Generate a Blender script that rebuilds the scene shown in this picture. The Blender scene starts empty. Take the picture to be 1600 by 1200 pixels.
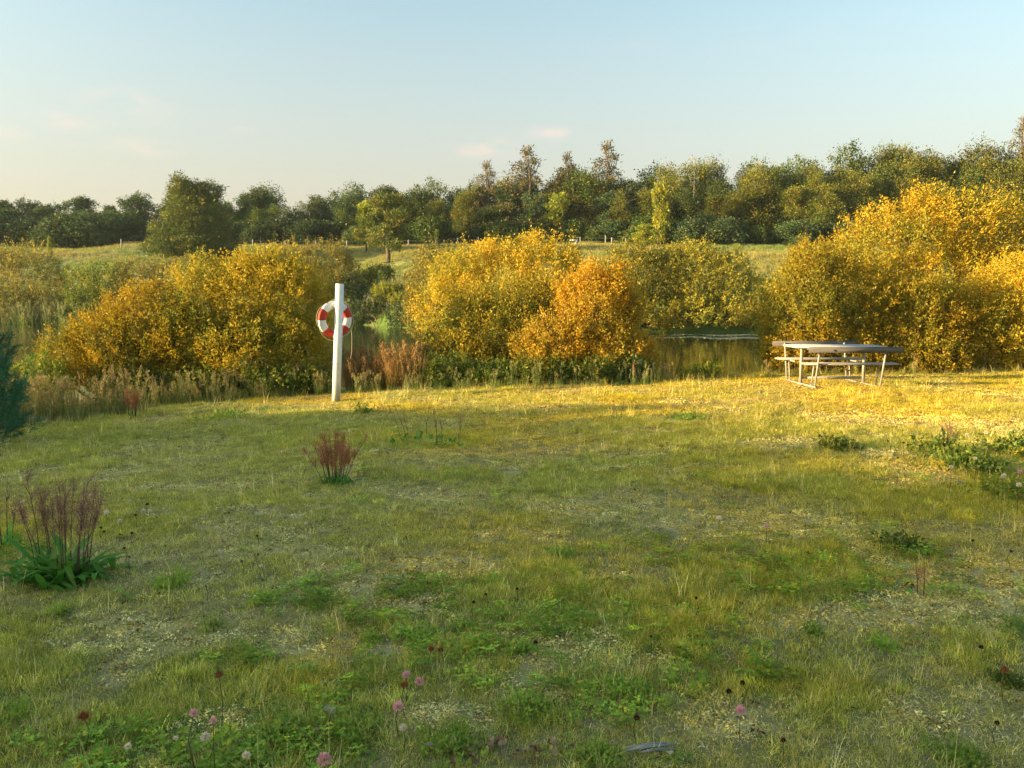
import bpy, bmesh, math, random
import numpy as np
from mathutils import Vector, Matrix

R = math.radians
SC = bpy.context.scene
COL = SC.collection

# ------------------------------------------------------------------ camera
CAMZ = 1.62
PITCH = math.atan((600 - 470) / 1250)
cd = bpy.data.cameras.new('camera')
cd.sensor_width = 36
cd.lens = 1250 / 1600 * 36
cd.clip_start = 0.05
cd.clip_end = 6000
cam = bpy.data.objects.new('camera', cd)
COL.objects.link(cam)
cam.location = (0, 0, CAMZ)
cam.rotation_euler = (R(90) - PITCH, 0, 0)
SC.camera = cam

# ------------------------------------------------------------------ sun and sky
SUN_AZ = -102.0       # degrees from the view direction (+Y), negative = left
SUN_EL = 9.5
sun_dir = Vector((math.sin(R(SUN_AZ)) * math.cos(R(SUN_EL)), math.cos(R(SUN_AZ)) * math.cos(R(SUN_EL)), math.sin(R(SUN_EL))))
sl = bpy.data.lights.new('sun', 'SUN')
sl.energy = 3.9
sl.angle = R(0.6)
sl.color = (1.0, 0.72, 0.34)
sun = bpy.data.objects.new('sun', sl)
COL.objects.link(sun)
sun.rotation_euler = (-sun_dir).to_track_quat('-Z', 'Y').to_euler()
sun.location = (-60, -10, 40)

W = bpy.data.worlds.new('World')
SC.world = W
W.use_nodes = True
nt = W.node_tree
nt.nodes.clear()
def N(tree, typ, **kw):
    n = tree.nodes.new(typ)
    for k, v in kw.items():
        if k.startswith('i_'):
            n.inputs[k[2:].replace('_', ' ')].default_value = v
        else:
            setattr(n, k, v)
    return n
out = N(nt, 'ShaderNodeOutputWorld')
bg = N(nt, 'ShaderNodeBackground')
bg.inputs['Strength'].default_value = 0.125
sky = N(nt, 'ShaderNodeTexSky', sky_type='NISHITA', sun_disc=False)
sky.sun_elevation = R(SUN_EL)
sky.sun_rotation = R(SUN_AZ)
sky.altitude = 0
sky.air_density = 1.0
sky.dust_density = 2.6
sky.ozone_density = 1.2
tc = N(nt, 'ShaderNodeTexCoord')
def dir_of(px, py):
    v = Vector(((px - 800) / 1250, 1, -(py - 600) / 1250))
    c, s = math.cos(-PITCH), math.sin(-PITCH)
    v = Vector((v.x, v.y * c - v.z * s, v.y * s + v.z * c))
    return v.normalized()
# a few thin, sunlit evening clouds low in the sky
cn = N(nt, 'ShaderNodeTexNoise')
cn.inputs['Scale'].default_value = 22
cn.inputs['Detail'].default_value = 6
mp = N(nt, 'ShaderNodeMapping')
mp.inputs['Scale'].default_value = (1, 1, 2.6)
nt.links.new(tc.outputs['Generated'], mp.inputs['Vector'])
nt.links.new(mp.outputs[0], cn.inputs['Vector'])
prev = None
for (px, py, rx, rz, amp) in [(200, 165, .050, .020, .50), (110, 188, .04, .013, .30), (215, 232, .045, .012, .40), (390, 203, .025, .006, .2),
                              (862, 208, .032, .010, .62), (760, 232, .055, .018, .38), (-5, 205, .03, .01, .25), (1180, 60, .25, .02, .06)]:
    d = dir_of(px, py)
    sb = N(nt, 'ShaderNodeVectorMath', operation='SUBTRACT')
    sb.inputs[1].default_value = d
    nt.links.new(tc.outputs['Generated'], sb.inputs[0])
    ml = N(nt, 'ShaderNodeVectorMath', operation='MULTIPLY')
    ml.inputs[1].default_value = (1 / rx, 1 / rx, 1 / rz)
    nt.links.new(sb.outputs[0], ml.inputs[0])
    ln = N(nt, 'ShaderNodeVectorMath', operation='LENGTH')
    nt.links.new(ml.outputs[0], ln.inputs[0])
    mr = N(nt, 'ShaderNodeMapRange', interpolation_type='SMOOTHSTEP')
    mr.inputs['From Min'].default_value = 1.3
    mr.inputs['From Max'].default_value = 0.0
    mr.inputs['To Min'].default_value = 0
    mr.inputs['To Max'].default_value = amp * .8
    nt.links.new(ln.outputs['Value'], mr.inputs['Value'])
    if prev is None:
        prev = mr.outputs[0]
    else:
        ad = N(nt, 'ShaderNodeMath', operation='ADD')
        nt.links.new(prev, ad.inputs[0]); nt.links.new(mr.outputs[0], ad.inputs[1])
        prev = ad.outputs[0]
nr = N(nt, 'ShaderNodeMapRange')
nr.inputs['From Min'].default_value = .35
nr.inputs['From Max'].default_value = .68
nt.links.new(cn.outputs['Fac'], nr.inputs['Value'])
mm = N(nt, 'ShaderNodeMath', operation='MULTIPLY')
nt.links.new(prev, mm.inputs[0]); nt.links.new(nr.outputs[0], mm.inputs[1])
hsv = N(nt, 'ShaderNodeHueSaturation')
hsv.inputs['Saturation'].default_value = .84
hsv.inputs['Value'].default_value = 1.0
nt.links.new(sky.outputs[0], hsv.inputs['Color'])
gm = N(nt, 'ShaderNodeGamma')
gm.inputs['Gamma'].default_value = 1.0
nt.links.new(hsv.outputs[0], gm.inputs[0])
mx = N(nt, 'ShaderNodeMix', data_type='RGBA')
mx.inputs[7].default_value = (2.5, 1.75, 1.42, 1)
nt.links.new(mm.outputs[0], mx.inputs[0])
tint = N(nt, 'ShaderNodeMix', data_type='RGBA', blend_type='MULTIPLY'); tint.inputs[0].default_value = 1
tint.inputs[7].default_value = (.72, .83, .76, 1)
nt.links.new(gm.outputs[0], tint.inputs[6])
# warm evening haze low in the air, all round the horizon
sx_ = N(nt, 'ShaderNodeSeparateXYZ'); nt.links.new(tc.outputs['Generated'], sx_.inputs[0])
hz = N(nt, 'ShaderNodeMapRange', interpolation_type='SMOOTHSTEP')
for k_, v_ in zip((1, 2, 3, 4), (-.02, .44, .78, 0)): hz.inputs[k_].default_value = v_
nt.links.new(sx_.outputs[2], hz.inputs[0])
hm_ = N(nt, 'ShaderNodeMix', data_type='RGBA'); hm_.inputs[7].default_value = (1.50, 1.08, .78, 1)
nt.links.new(hz.outputs[0], hm_.inputs[0]); nt.links.new(tint.outputs[2], hm_.inputs[6])
nt.links.new(hm_.outputs[2], mx.inputs[6])
nt.links.new(mx.outputs[2], bg.inputs['Color'])
nt.links.new(bg.outputs[0], out.inputs[0])

SC.view_settings.view_transform = 'Standard'
SC.view_settings.look = 'None'
SC.view_settings.gamma = 1
SC.view_settings.use_curve_mapping = False
SC.view_settings.exposure = 2.06
SC.cycles.denoising_prefilter = 'NONE'
SC.cycles.max_bounces = 6
SC.cycles.diffuse_bounces = 3
SC.cycles.transmission_bounces = 3
SC.cycles.glossy_bounces = 3
SC.cycles.transparent_max_bounces = 4

# ------------------------------------------------------------------ numeric helpers
def sm(a, b, x):
    t = np.clip((np.asarray(x, float) - a) / (b - a), 0, 1)
    return t * t * (3 - 2 * t)

def _hash(i, j, s):
    h = (i * 374761393 + j * 668265263 + s * 982451653) & 0xffffffff
    h = ((h ^ (h >> 13)) * 1274126177) & 0xffffffff
    return ((h ^ (h >> 16)) & 0xffff) / 65535.0

def vnoise(x, y, s=0):
    x = np.asarray(x, float); y = np.asarray(y, float)
    i = np.floor(x).astype(np.int64); j = np.floor(y).astype(np.int64)
    u = x - i; v = y - j
    u = u * u * (3 - 2 * u); v = v * v * (3 - 2 * v)
    a = _hash(i, j, s); b = _hash(i + 1, j, s); c = _hash(i, j + 1, s); d = _hash(i + 1, j + 1, s)
    return (a * (1 - u) + b * u) * (1 - v) + (c * (1 - u) + d * u) * v

def fbm(x, y, s=0, o=4):
    t = 0; a = .5; w = 0
    for k in range(o):
        t = t + a * vnoise(x * 2 ** k, y * 2 ** k, s + k * 7); w += a; a *= .5
    return t / w

WATER = -0.75
def terrain(x, y):
    x = np.asarray(x, float); y = np.asarray(y, float)
    a = np.clip(x / np.maximum(y, 2.0), -1.3, 1.3)
    near = sm(0, 14, y) * np.interp(x, [-14, -7, -3.4, 2, 6, 14], [-.62, -.45, -.33, -.16, -.07, 0.0])
    near = near + (fbm(x * .9, y * .9, 3) - .5) * .09 + (fbm(x * 3.3, y * 3.3, 5, 3) - .5) * .03
    ye = np.interp(a, [-1.2, -.64, -.44, -.22, .16, .24, .34, .64, 1.2], [11, 12.5, 14.5, 16.6, 16.6, 17.2, 18.0, 18.5, 20])
    yb = np.interp(a, [-1.2, -.64, -.50, -.24, -.19, -.13, -.10, .13, .17, .20, .30, .34, .5, 1.2],
                   [18, 19, 23, 23, 20, 20, 31, 31, 24, 20.5, 20.5, 30, 33, 40])
    ysh = np.interp(a * 1250 + 800, [-800, 0, 300, 560, 640, 900, 1190, 1600, 2400], [95, 86, 82, 80, 70, 62, 60, 60, 70])
    bank = near + (WATER + .04 - near) * sm(0, 1, (y - ye) / (yb - ye))
    z = np.where(y < ye, near, bank)
    z = np.where(y > yb, WATER + .04 - 1.3 * sm(0, 5, y - yb), z)
    z = np.where(y > ysh - 6, WATER + .04 - 1.3 * sm(0, 6, ysh - y), z)
    u = np.clip((y - ysh) / (126 - ysh), 0, 1)
    hill = WATER + .04 + 10.6 * (1 - (1 - u) ** 1.75)
    hill = hill + sm(0, 6, y - ysh) * ((fbm(x * .11, y * .11, 11) - .5) * 1.3 + (fbm(x * .6, y * .6, 12) - .5) * .25)
    hill = hill + np.clip(y - 126, 0, 60) * np.interp(a, [-.7, -.2, .2], [.0, .01, .05])
    return np.where(y > ysh, hill, z)

_s, _c = math.sin(-PITCH), math.cos(-PITCH)
def ray(px, py):
    x, z = (px - 800) / 1250, -(py - 600) / 1250
    return np.array([x, _c - z * _s, _s + z * _c])
def at(px, py, d):
    """world point seen at pixel (px, py) whose depth along +Y is d"""
    r = ray(px, py)
    return r / r[1] * d + np.array([0, 0, CAMZ])
def hit(px, py, h=0.0):
    """where the line of sight through a pixel meets the terrain raised by h"""
    r = ray(px, py); r = r / r[1]
    ys = np.concatenate([np.arange(1.5, 20, .01), np.arange(20, 200, .1)])
    z = CAMZ + r[2] * ys
    t = terrain(r[0] * ys, ys) + h
    k = np.argmax(z < t)
    if not (z < t).any():
        k = len(ys) - 1
    return np.array([r[0] * ys[k], ys[k], float(terrain(r[0] * ys[k], ys[k]))])
def to_px(x, y, z):
    dy, dz = np.asarray(y, float), np.asarray(z, float) - CAMZ
    f = dy * _c + dz * _s
    u = -dy * _s + dz * _c
    f = np.maximum(f, .05)
    return 800 + 1250 * np.asarray(x) / f, 600 - 1250 * u / f

# ------------------------------------------------------------------ object helpers
def tag(o, label=None, cat=None, group=None, kind=None):
    if label: o['label'] = label
    if cat: o['category'] = cat
    if group: o['group'] = group
    if kind: o['kind'] = kind
    return o
def empty(name, loc=(0, 0, 0), rz=0.0, **kw):
    o = bpy.data.objects.new(name, None)
    o.empty_display_size = .1
    COL.objects.link(o)
    o.location = loc; o.rotation_euler = (0, 0, rz)
    return tag(o, **kw)
def link(name, me, parent=None, mat=None, loc=(0, 0, 0), **kw):
    if mat and not me.materials: me.materials.append(mat)
    o = bpy.data.objects.new(name, me)
    COL.objects.link(o)
    o.location = loc
    if parent: o.parent = parent
    return tag(o, **kw)
def copy_tree(o, parent=None):
    c = o.copy(); COL.objects.link(c)
    if parent: c.parent = parent
    for ch in [q for q in KIDS.get(o.name, [])]:
        copy_tree(ch, c)
    return c
KIDS = {}
def note(o):
    KIDS[o.name] = list(o.children)
    for c in o.children: note(c)

def np_mesh(name, V, F, attr=None, smooth=False):
    """V (n,3); F = list of integer arrays (m,k), any face sizes"""
    me = bpy.data.meshes.new(name)
    if not isinstance(F, (list, tuple)): F = [F]
    F = [np.asarray(f, np.int32) for f in F if len(f)]
    nl = sum(f.size for f in F); nf = sum(len(f) for f in F)
    me.vertices.add(len(V)); me.loops.add(nl); me.polygons.add(nf)
    me.vertices.foreach_set('co', np.asarray(V, np.float32).ravel())
    me.loops.foreach_set('vertex_index', np.concatenate([f.ravel() for f in F]))
    tot = np.concatenate([np.full(len(f), f.shape[1], np.int32) for f in F])
    st = np.concatenate([[0], np.cumsum(tot)[:-1]]).astype(np.int32)
    me.polygons.foreach_set('loop_start', st)
    me.polygons.foreach_set('loop_total', tot)
    me.update(calc_edges=True)
    if smooth: me.polygons.foreach_set('use_smooth', np.ones(nf, bool))
    if attr is not None:
        a = me.color_attributes.new('tint', 'FLOAT_COLOR', 'POINT')
        a.data.foreach_set('color', np.asarray(attr, np.float32).ravel())
    me.validate()
    return me

class MB:
    """collects boxes, tubes and the like into one mesh"""
    def __init__(s): s.v = []; s.f = {}; s.n = 0
    def add(s, V, F):
        V = np.asarray(V, float)
        for f in F: s.f.setdefault(len(f), []).append([i + s.n for i in f])
        s.v.append(V); s.n += len(V)
    def tube(s, P, r, k=6, cap=True):
        P = np.asarray(P, float); n = len(P)
        r = np.broadcast_to(np.asarray(r, float), (n,))
        T = np.gradient(P, axis=0); T /= np.linalg.norm(T, axis=1)[:, None] + 1e-9
        ref = np.array([0, 0, 1.0]) if abs(T[0, 2]) < .9 else np.array([1.0, 0, 0])
        A = np.cross(T, ref); A /= np.linalg.norm(A, axis=1)[:, None] + 1e-9
        B = np.cross(T, A)
        th = np.arange(k) * 2 * math.pi / k
        V = (P[:, None] + r[:, None, None] * (np.cos(th)[None, :, None] * A[:, None] + np.sin(th)[None, :, None] * B[:, None])).reshape(-1, 3)
        F = [(i * k + j, i * k + (j + 1) % k, (i + 1) * k + (j + 1) % k, (i + 1) * k + j) for i in range(n - 1) for j in range(k)]
        if cap and k > 2: F += [tuple(range(k))[::-1], tuple((n - 1) * k + j for j in range(k))]
        s.add(V, F)
    def box(s, c, d, M=None, bev=0.0):
        bm = bmesh.new()
        bmesh.ops.create_cube(bm, size=1, matrix=Matrix.Diagonal((*d, 1)))
        if bev: bmesh.ops.bevel(bm, geom=bm.edges[:], offset=bev, segments=2, affect='EDGES')
        V = np.array([v.co[:] for v in bm.verts])
        F = [[v.index for v in f.verts] for f in bm.faces]
        if M is not None: V = V @ np.array(M.to_3x3()).T
        s.add(V + np.asarray(c, float), F)
        bm.free()
    def mesh(s, name, smooth=False):
        return np_mesh(name, np.concatenate(s.v), [np.array(f) for f in s.f.values()], smooth=smooth)

# ------------------------------------------------------------------ materials
def new_mat(name):
    m = bpy.data.materials.new(name); m.use_nodes = True
    t = m.node_tree; t.nodes.clear()
    return m, t, N(t, 'ShaderNodeOutputMaterial')
def mixc(t, fac, a, b, mode='MIX'):
    n = N(t, 'ShaderNodeMix', data_type='RGBA', blend_type=mode)
    for k, v in ((0, fac), (6, a), (7, b)):
        if isinstance(v, (int, float)): n.inputs[k].default_value = v
        elif isinstance(v, tuple): n.inputs[k].default_value = (*v, 1) if len(v) == 3 else v
        else: t.links.new(v, n.inputs[k])
    return n.outputs[2]
def maprange(t, v, a, b, c=0., d=1.):
    n = N(t, 'ShaderNodeMapRange')
    t.links.new(v, n.inputs[0])
    for k, q in zip((1, 2, 3, 4), (a, b, c, d)): n.inputs[k].default_value = q
    return n.outputs[0]
def noise(t, scale, detail=4, coord=None, stretch=None, rough=.55):
    n = N(t, 'ShaderNodeTexNoise')
    n.inputs['Scale'].default_value = scale; n.inputs['Detail'].default_value = detail; n.inputs['Roughness'].default_value = rough
    if coord is None:
        coord = N(t, 'ShaderNodeTexCoord').outputs['Object']
    if stretch:
        m = N(t, 'ShaderNodeMapping'); m.inputs['Scale'].default_value = stretch
        t.links.new(coord, m.inputs[0]); coord = m.outputs[0]
    t.links.new(coord, n.inputs['Vector'])
    return n.outputs['Fac']
def leaf_mat(name, c1, c2, c3, trans=.35, rand=.25, gloss=.012, inst=False, p3=.75):
    """c1..c2 by leaf, c3 for a share of the shoots; Object random shifts brightness"""
    m, t, o = new_mat(name)
    at_ = N(t, 'ShaderNodeAttribute', attribute_name='tint')
    sp = N(t, 'ShaderNodeSeparateColor'); t.links.new(at_.outputs['Color'], sp.inputs[0])
    c = mixc(t, sp.outputs[0], c1, c2)
    c = mixc(t, maprange(t, sp.outputs[1], p3 - .12, p3 + .12), c, c3)
    if inst:
        ai = N(t, 'ShaderNodeAttribute', attribute_name='itint', attribute_type='INSTANCER')
        s2 = N(t, 'ShaderNodeSeparateColor'); t.links.new(ai.outputs['Color'], s2.inputs[0])
        c = mixc(t, 1.0, c, ai.outputs['Color'], 'MULTIPLY')
        val = None
    else:
        oi = N(t, 'ShaderNodeObjectInfo')
        val = maprange(t, oi.outputs['Random'], 0, 1, 1 - rand, 1 + rand)
    if val is not None:
        h = N(t, 'ShaderNodeHueSaturation'); t.links.new(c, h.inputs['Color']); t.links.new(val, h.inputs['Value'])
        hue = maprange(t, sp.outputs[1], 0, 1, .49, .51); t.links.new(hue, h.inputs['Hue'])
        c = h.outputs[0]
    d = N(t, 'ShaderNodeBsdfDiffuse'); tr = N(t, 'ShaderNodeBsdfTranslucent'); g = N(t, 'ShaderNodeBsdfGlossy')
    g.inputs['Roughness'].default_value = .45; g.inputs['Color'].default_value = (.9, .9, .9, 1)
    t.links.new(c, d.inputs[0]); t.links.new(c, tr.inputs[0])
    m1 = N(t, 'ShaderNodeMixShader'); m1.inputs[0].default_value = trans
    t.links.new(d.outputs[0], m1.inputs[1]); t.links.new(tr.outputs[0], m1.inputs[2])
    m2 = N(t, 'ShaderNodeMixShader'); m2.inputs[0].default_value = gloss
    t.links.new(m1.outputs[0], m2.inputs[1]); t.links.new(g.outputs[0], m2.inputs[2])
    t.links.new(m2.outputs[0], o.inputs[0])
    return m
def surf(name, c1, c2, scale=8, rough=.8, bump=.3, stretch=None, detail=5, spec=.3, bdist=.01, lo=.3, hi=.7):
    m, t, o = new_mat(name)
    p = N(t, 'ShaderNodeBsdfPrincipled')
    n = noise(t, scale, detail, stretch=stretch)
    t.links.new(mixc(t, maprange(t, n, lo, hi), c1, c2), p.inputs['Base Color'])
    p.inputs['Roughness'].default_value = rough
    p.inputs['Specular IOR Level'].default_value = spec
    b = N(t, 'ShaderNodeBump'); b.inputs['Strength'].default_value = bump; b.inputs['Distance'].default_value = bdist
    t.links.new(n, b.inputs['Height']); t.links.new(b.outputs[0], p.inputs['Normal'])
    t.links.new(p.outputs[0], o.inputs[0])
    return m

M = {}
M['willow'] = leaf_mat('willow_leaf', (.56, .385, .026), (.29, .285, .036), (.60, .35, .026), .38, gloss=.012)
M['willow_mixed'] = leaf_mat('willow_leaf_mixed', (.48, .36, .028), (.22, .24, .036), (.54, .34, .026), .36, gloss=.012)
M['willow_far'] = leaf_mat('willow_leaf_far', (.34, .29, .035), (.20, .21, .03), (.44, .33, .035), .35, gloss=.012)
M['willow_orange'] = leaf_mat('willow_leaf_orange', (.62, .39, .03), (.38, .31, .04), (.64, .32, .028), .42, gloss=.012)
M['willow_green'] = leaf_mat('willow_leaf_green', (.19, .23, .035), (.11, .17, .03), (.34, .30, .04), .35)
M['willow_olive'] = leaf_mat('willow_leaf_olive', (.31, .26, .06), (.19, .20, .05), (.42, .29, .045), .35)
M['yellow_green'] = leaf_mat('yellow_green_leaf', (.32, .33, .035), (.20, .26, .035), (.42, .34, .035), .4)
M['broad'] = leaf_mat('broadleaf', (.075, .12, .023), (.045, .085, .02), (.15, .15, .028), .32, .3)
M['broad_gold'] = leaf_mat('broadleaf_gold', (.155, .165, .025), (.07, .11, .02), (.25, .20, .028), .3, .3)
M['broad_dark'] = leaf_mat('broadleaf_dark', (.075, .125, .045), (.055, .10, .04), (.13, .14, .05), .25, .25)
M['needle'] = leaf_mat('pine_needle', (.15, .19, .04), (.09, .14, .035), (.27, .22, .045), .15, .15)
M['needle_blue'] = leaf_mat('blue_pine_needle', (.06, .20, .10), (.04, .15, .08), (.09, .25, .12), .15, .05)
M['larch'] = leaf_mat('larch_needle', (.17, .14, .045), (.12, .12, .045), (.22, .15, .05), .25, .2)
M['bark'] = surf('bark', (.09, .065, .045), (.17, .13, .10), 6, .9, .6, (3, 3, .6), bdist=.03)
M['twig'] = surf('twig_bark', (.10, .075, .045), (.19, .14, .08), 9, .85, .3, (2, 2, .6))

# ------------------------------------------------------------------ foliage
def unit(v): return v / (np.linalg.norm(v, axis=-1, keepdims=True) + 1e-9)
def foliage(name, rng, P, D, L, per, ll, lw, spread=.8, jit=.05, up=0.0, patch=1.1):
    """leaves set along shoots: P bases, D directions, L lengths; each leaf a small folded rhomb"""
    n = len(P); m = n * per
    k = np.repeat(np.arange(n), per)
    t = rng.random(m) ** .8
    c = P[k] + D[k] * (L[k] * t)[:, None] + rng.normal(0, jit, (m, 3))
    d = unit(D[k] * (1 - .35 * spread) + rng.normal(0, spread, (m, 3)) * .75 + np.array([0, 0, up]))
    w = unit(np.cross(d, rng.normal(0, 1, (m, 3))))
    s = rng.uniform(.5, 1.35, m)[:, None]
    a = c; b = c + d * ll * s
    nrm = np.cross(d, w)
    mid = c + d * ll * s * .42 + nrm * (ll * .10) * s
    V = np.stack([a, mid + w * lw * s * .5, b, mid - w * lw * s * .5], 1).reshape(-1, 3)
    F = np.arange(m * 4).reshape(m, 4)
    pa = fbm(P[:, 0] * patch + P[:, 1] * patch * .7 + 31, P[:, 2] * patch * 1.2 + P[:, 1] * patch * .5 + 17, 9, 3)
    sh = np.clip((pa - .5) * 2.6 + .5 + rng.normal(0, .16, n), 0, 1)
    A = np.stack([np.clip(sh[k] + rng.normal(0, .13, m), 0, 1), np.clip(rng.random(n)[k] * .8 + .25 * (1 - sh[k]), 0, 1), rng.random(m), np.ones(m)], 1)
    return np_mesh(name, V, F, attr=np.repeat(A, 4, axis=0))

def lobe_points(rng, lobes, n, depth=.35, bottom=-.25):
    """points and outward directions near the surface of a union of ellipsoids"""
    L = np.array(lobes, float)
    area = (L[:, 3] * L[:, 4] * L[:, 5]) ** (2 / 3)
    P = []; O = []
    need = n; tries = 0
    while need > 0:
        tries += 1
        k = rng.choice(len(L), size=need * 2, p=area / area.sum())
        d = unit(rng.normal(0, 1, (need * 2, 3)))
        r = 1 - depth * rng.random(need * 2) ** 1.5
        lump = .72 + .52 * fbm(d[:, 0] * 2.9 + k * 3.1, d[:, 2] * 2.9 + d[:, 1] * 2.3 + k * 1.7, 77, 3)
        p = L[k, :3] + d * L[k, 3:6] * (r * lump)[:, None]
        o = unit(d / L[k, 3:6])
        q = np.ones(len(p), bool)
        for l in L:
            e = np.sum(((p - l[:3]) / l[3:6]) ** 2, axis=1)
            q &= e > (1 - depth * 1.25) ** 2
        q &= (p[:, 2] > .02) | (tries > 25)
        p = p[q][:need]; o = o[q][:need]
        P.append(p); O.append(o); need -= len(p)
    return np.concatenate(P), np.concatenate(O)

def wood_mesh(name, rng, base_pts, targets, r0=.04, k=4, seg=4, sag=.15):
    mb = MB()
    for b, q in zip(base_pts, targets):
        t = np.linspace(0, 1, seg + 1)[:, None]
        mid = (b + q) / 2 + rng.normal(0, .08, 3) * np.linalg.norm(q - b) + np.array([0, 0, sag * np.linalg.norm(q - b)])
        P = (1 - t) ** 2 * b + 2 * t * (1 - t) * mid + t ** 2 * q
        mb.tube(P, np.linspace(r0, r0 * .22, seg + 1), k, cap=False)
    return mb.mesh(name, smooth=True)

def shrub(name, label, cat, seed, base, lobes, mat, shoots, per, ll, lw, slen=.45, spread=.8, up=.55, group=None, stems=16, sr=.03, bot=0., twigs=0):
    """a shrub: lobes are in world units relative to base"""
    rng = np.random.default_rng(seed)
    root = empty(name, base, label=label, cat=cat, group=group)
    P, O = lobe_points(rng, lobes, shoots)
    D = unit(O * .75 + np.array([0, 0, up + .15]) + rng.normal(0, .36, P.shape))
    Ls = slen * rng.uniform(.45, 1.2, len(P)) * np.where(rng.random(len(P)) < .20, rng.uniform(1.5, 2.9, len(P)), 1)
    fm = foliage(name + '_leaves', rng, P - D * Ls[:, None] * .55, D, Ls, per, ll, lw, spread, jit=slen * .1)
    link('leaves', fm, root, mat)
    L = np.array(lobes)
    tg = L[rng.integers(0, len(L), stems)]
    tg = tg[:, :3] + rng.normal(0, .4, (stems, 3)) * tg[:, 3:6]
    tg[:, 2] = np.maximum(tg[:, 2], .3)
    bp = tg * np.array([.42, .42, 0]) + rng.normal(0, .15, (stems, 3)) * np.array([1, 1, 0])
    link('stems', wood_mesh(name + '_stems', rng, bp, tg, sr), root, M['twig'])
    if twigs:
        ii = rng.choice(len(P), twigs)
        near = L[np.argmin(((P[ii, None] - L[None, :, :3]) ** 2).sum(-1), axis=1), :3]
        e = P[ii] + D[ii] * Ls[ii, None] * .55
        s = near + (P[ii] - near) * .35
        link('twigs', wood_mesh(name + '_twigs', rng, s, e, sr * .33, k=3, seg=2, sag=-.04), root, M['twig'])
    return root

def px_lobes(base, L):
    """lobes given as (px, py, depth, rx_px, rz_px[, ry_m]) -> relative to base"""
    o = []
    for l in L:
        p = at(l[0], l[1], l[2]); s = l[2] / 1250
        rx, rz = l[3] * s, l[4] * s
        o.append((*(p - base), rx, l[5] if len(l) > 5 else (rx + rz) / 2, rz))
    return o
def ground_base(px, d):
    x = (px - 800) / 1250 * d
    return np.array([x, d, float(terrain(x, d))])

# ------------------------------------------------------------------ ground sheet with patches
PATCH = [  # px, py, rx, ry, kind (0 lush, 1 moss/bare)
    (1290, 895, 190, 55, 0), (1010, 985, 100, 60, 0), (1230, 745, 200, 22, 0), (1420, 790, 150, 30, 0), (920, 745, 130, 26, 0), (350, 1055, 110, 40, 0),
    (50, 1030, 90, 60, 0), (1270, 1090, 130, 45, 0), (850, 1090, 110, 40, 0), (1530, 1010, 60, 50, 0), (640, 690, 120, 14, 0), (700, 745, 130, 18, 0),
    (1100, 910, 60, 60, 0), (200, 1140, 150, 40, 0), (1560, 740, 90, 30, 0), (860, 900, 90, 30, 0), (120, 690, 130, 20, 0),
    (1180, 822, 170, 24, 1), (380, 832, 110, 18, 1), (440, 868, 110, 22, 1), (250, 985, 160, 34, 1), (520, 1005, 150, 30, 1), (830, 1085, 60, 20, 1),
    (1540, 905, 90, 34, 1), (1330, 965, 110, 22, 1), (1220, 692, 60, 9, 1), (1410, 656, 90, 9, 1), (960, 797, 120, 14, 1), (700, 772, 90, 12, 1),
    (60, 800, 50, 12, 1), (1000, 708, 50, 6, 1), (1440, 742, 70, 14, 1), (620, 960, 90, 24, 1), (820, 840, 110, 18, 1), (1120, 1120, 110, 30, 1),
    (1480, 1110, 90, 26, 1), (900, 1040, 90, 20, 1), (680, 1120, 80, 20, 1), (1500, 665, 120, 7, 1), (300, 905, 70, 20, 1), (700, 880, 110, 20, 1)]
def patches(x, y):
    z = terrain(x, y)
    px, py = to_px(x, y, z)
    wob = (fbm(x * 2.2, y * 2.2, 21) - .5)
    lush = np.zeros_like(px); bare = np.zeros_like(px)
    for (cx, cy, rx, ry, k) in PATCH:
        e = np.sqrt(((px - cx) / rx) ** 2 + ((py - cy) / ry) ** 2) + wob * 1.6
        v = 1 - sm(.6, 1.25, e)
        if k == 0: lush = np.maximum(lush, v)
        else: bare = np.maximum(bare, v)
    ok = (y > 1.5) & (y < 25)
    lush = np.where(ok, lush, 0); bare = np.where(ok, bare, 0)
    g = fbm(x * .55, y * .55, 31)
    lush = np.clip(lush * .8 + sm(.52, .68, g) * .7, 0, 1) * (1 - bare * .8)
    bare = np.clip(bare * sm(.30, .56, fbm(x * 2.6 + 4, y * 2.6, 43)) + sm(.60, .74, fbm(x * 1.7 + 9, y * 1.7, 41)) * .8, 0, 1)
    return lush, bare

def axis(fine0, fine1, step, lim0, lim1, grow):
    a = list(np.arange(fine0, fine1 + 1e-6, step))
    s = step; v = fine1
    while v < lim1: s *= grow; v += s; a.append(v)
    s = step; v = fine0
    while v > lim0: s *= grow; v -= s; a.insert(0, v)
    return np.array(a)
xs = axis(-7, 9, .1, -2500, 2500, 1.09)
ys = np.concatenate([axis(1.5, 22, .1, -1500, 22, 1.12), np.arange(22.6, 130, .8), axis(130, 131, 1, 130, 3500, 1.12)[1:]])
X, Y = np.meshgrid(xs, ys)
Z = terrain(X, Y)
Z = np.where(Y < 0, Z * 0 + (fbm(X * .9, Y * .9, 3) - .5) * .09 * sm(-30, 0, Y), Z)
far = sm(200, 500, np.hypot(X, Y))
Z = Z * (1 - far) + 9 * far * sm(100, 300, Y)
V = np.stack([X, Y, Z], -1).reshape(-1, 3)
nx, ny = len(xs), len(ys)
i = (np.arange(ny - 1)[:, None] * nx + np.arange(nx - 1)[None]).ravel()
F = np.stack([i, i + 1, i + nx + 1, i + nx], 1)
lu, ba = patches(V[:, 0], V[:, 1])
lu = np.where((V[:, 1] > 55) & (V[:, 1] < 130), 1 - sm(2.5, 6, V[:, 2] + (fbm(V[:, 0] * .1, V[:, 1] * .1, 15) - .5) * 3), lu)
nearm = (V[:, 1] < 60).astype(float)
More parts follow.
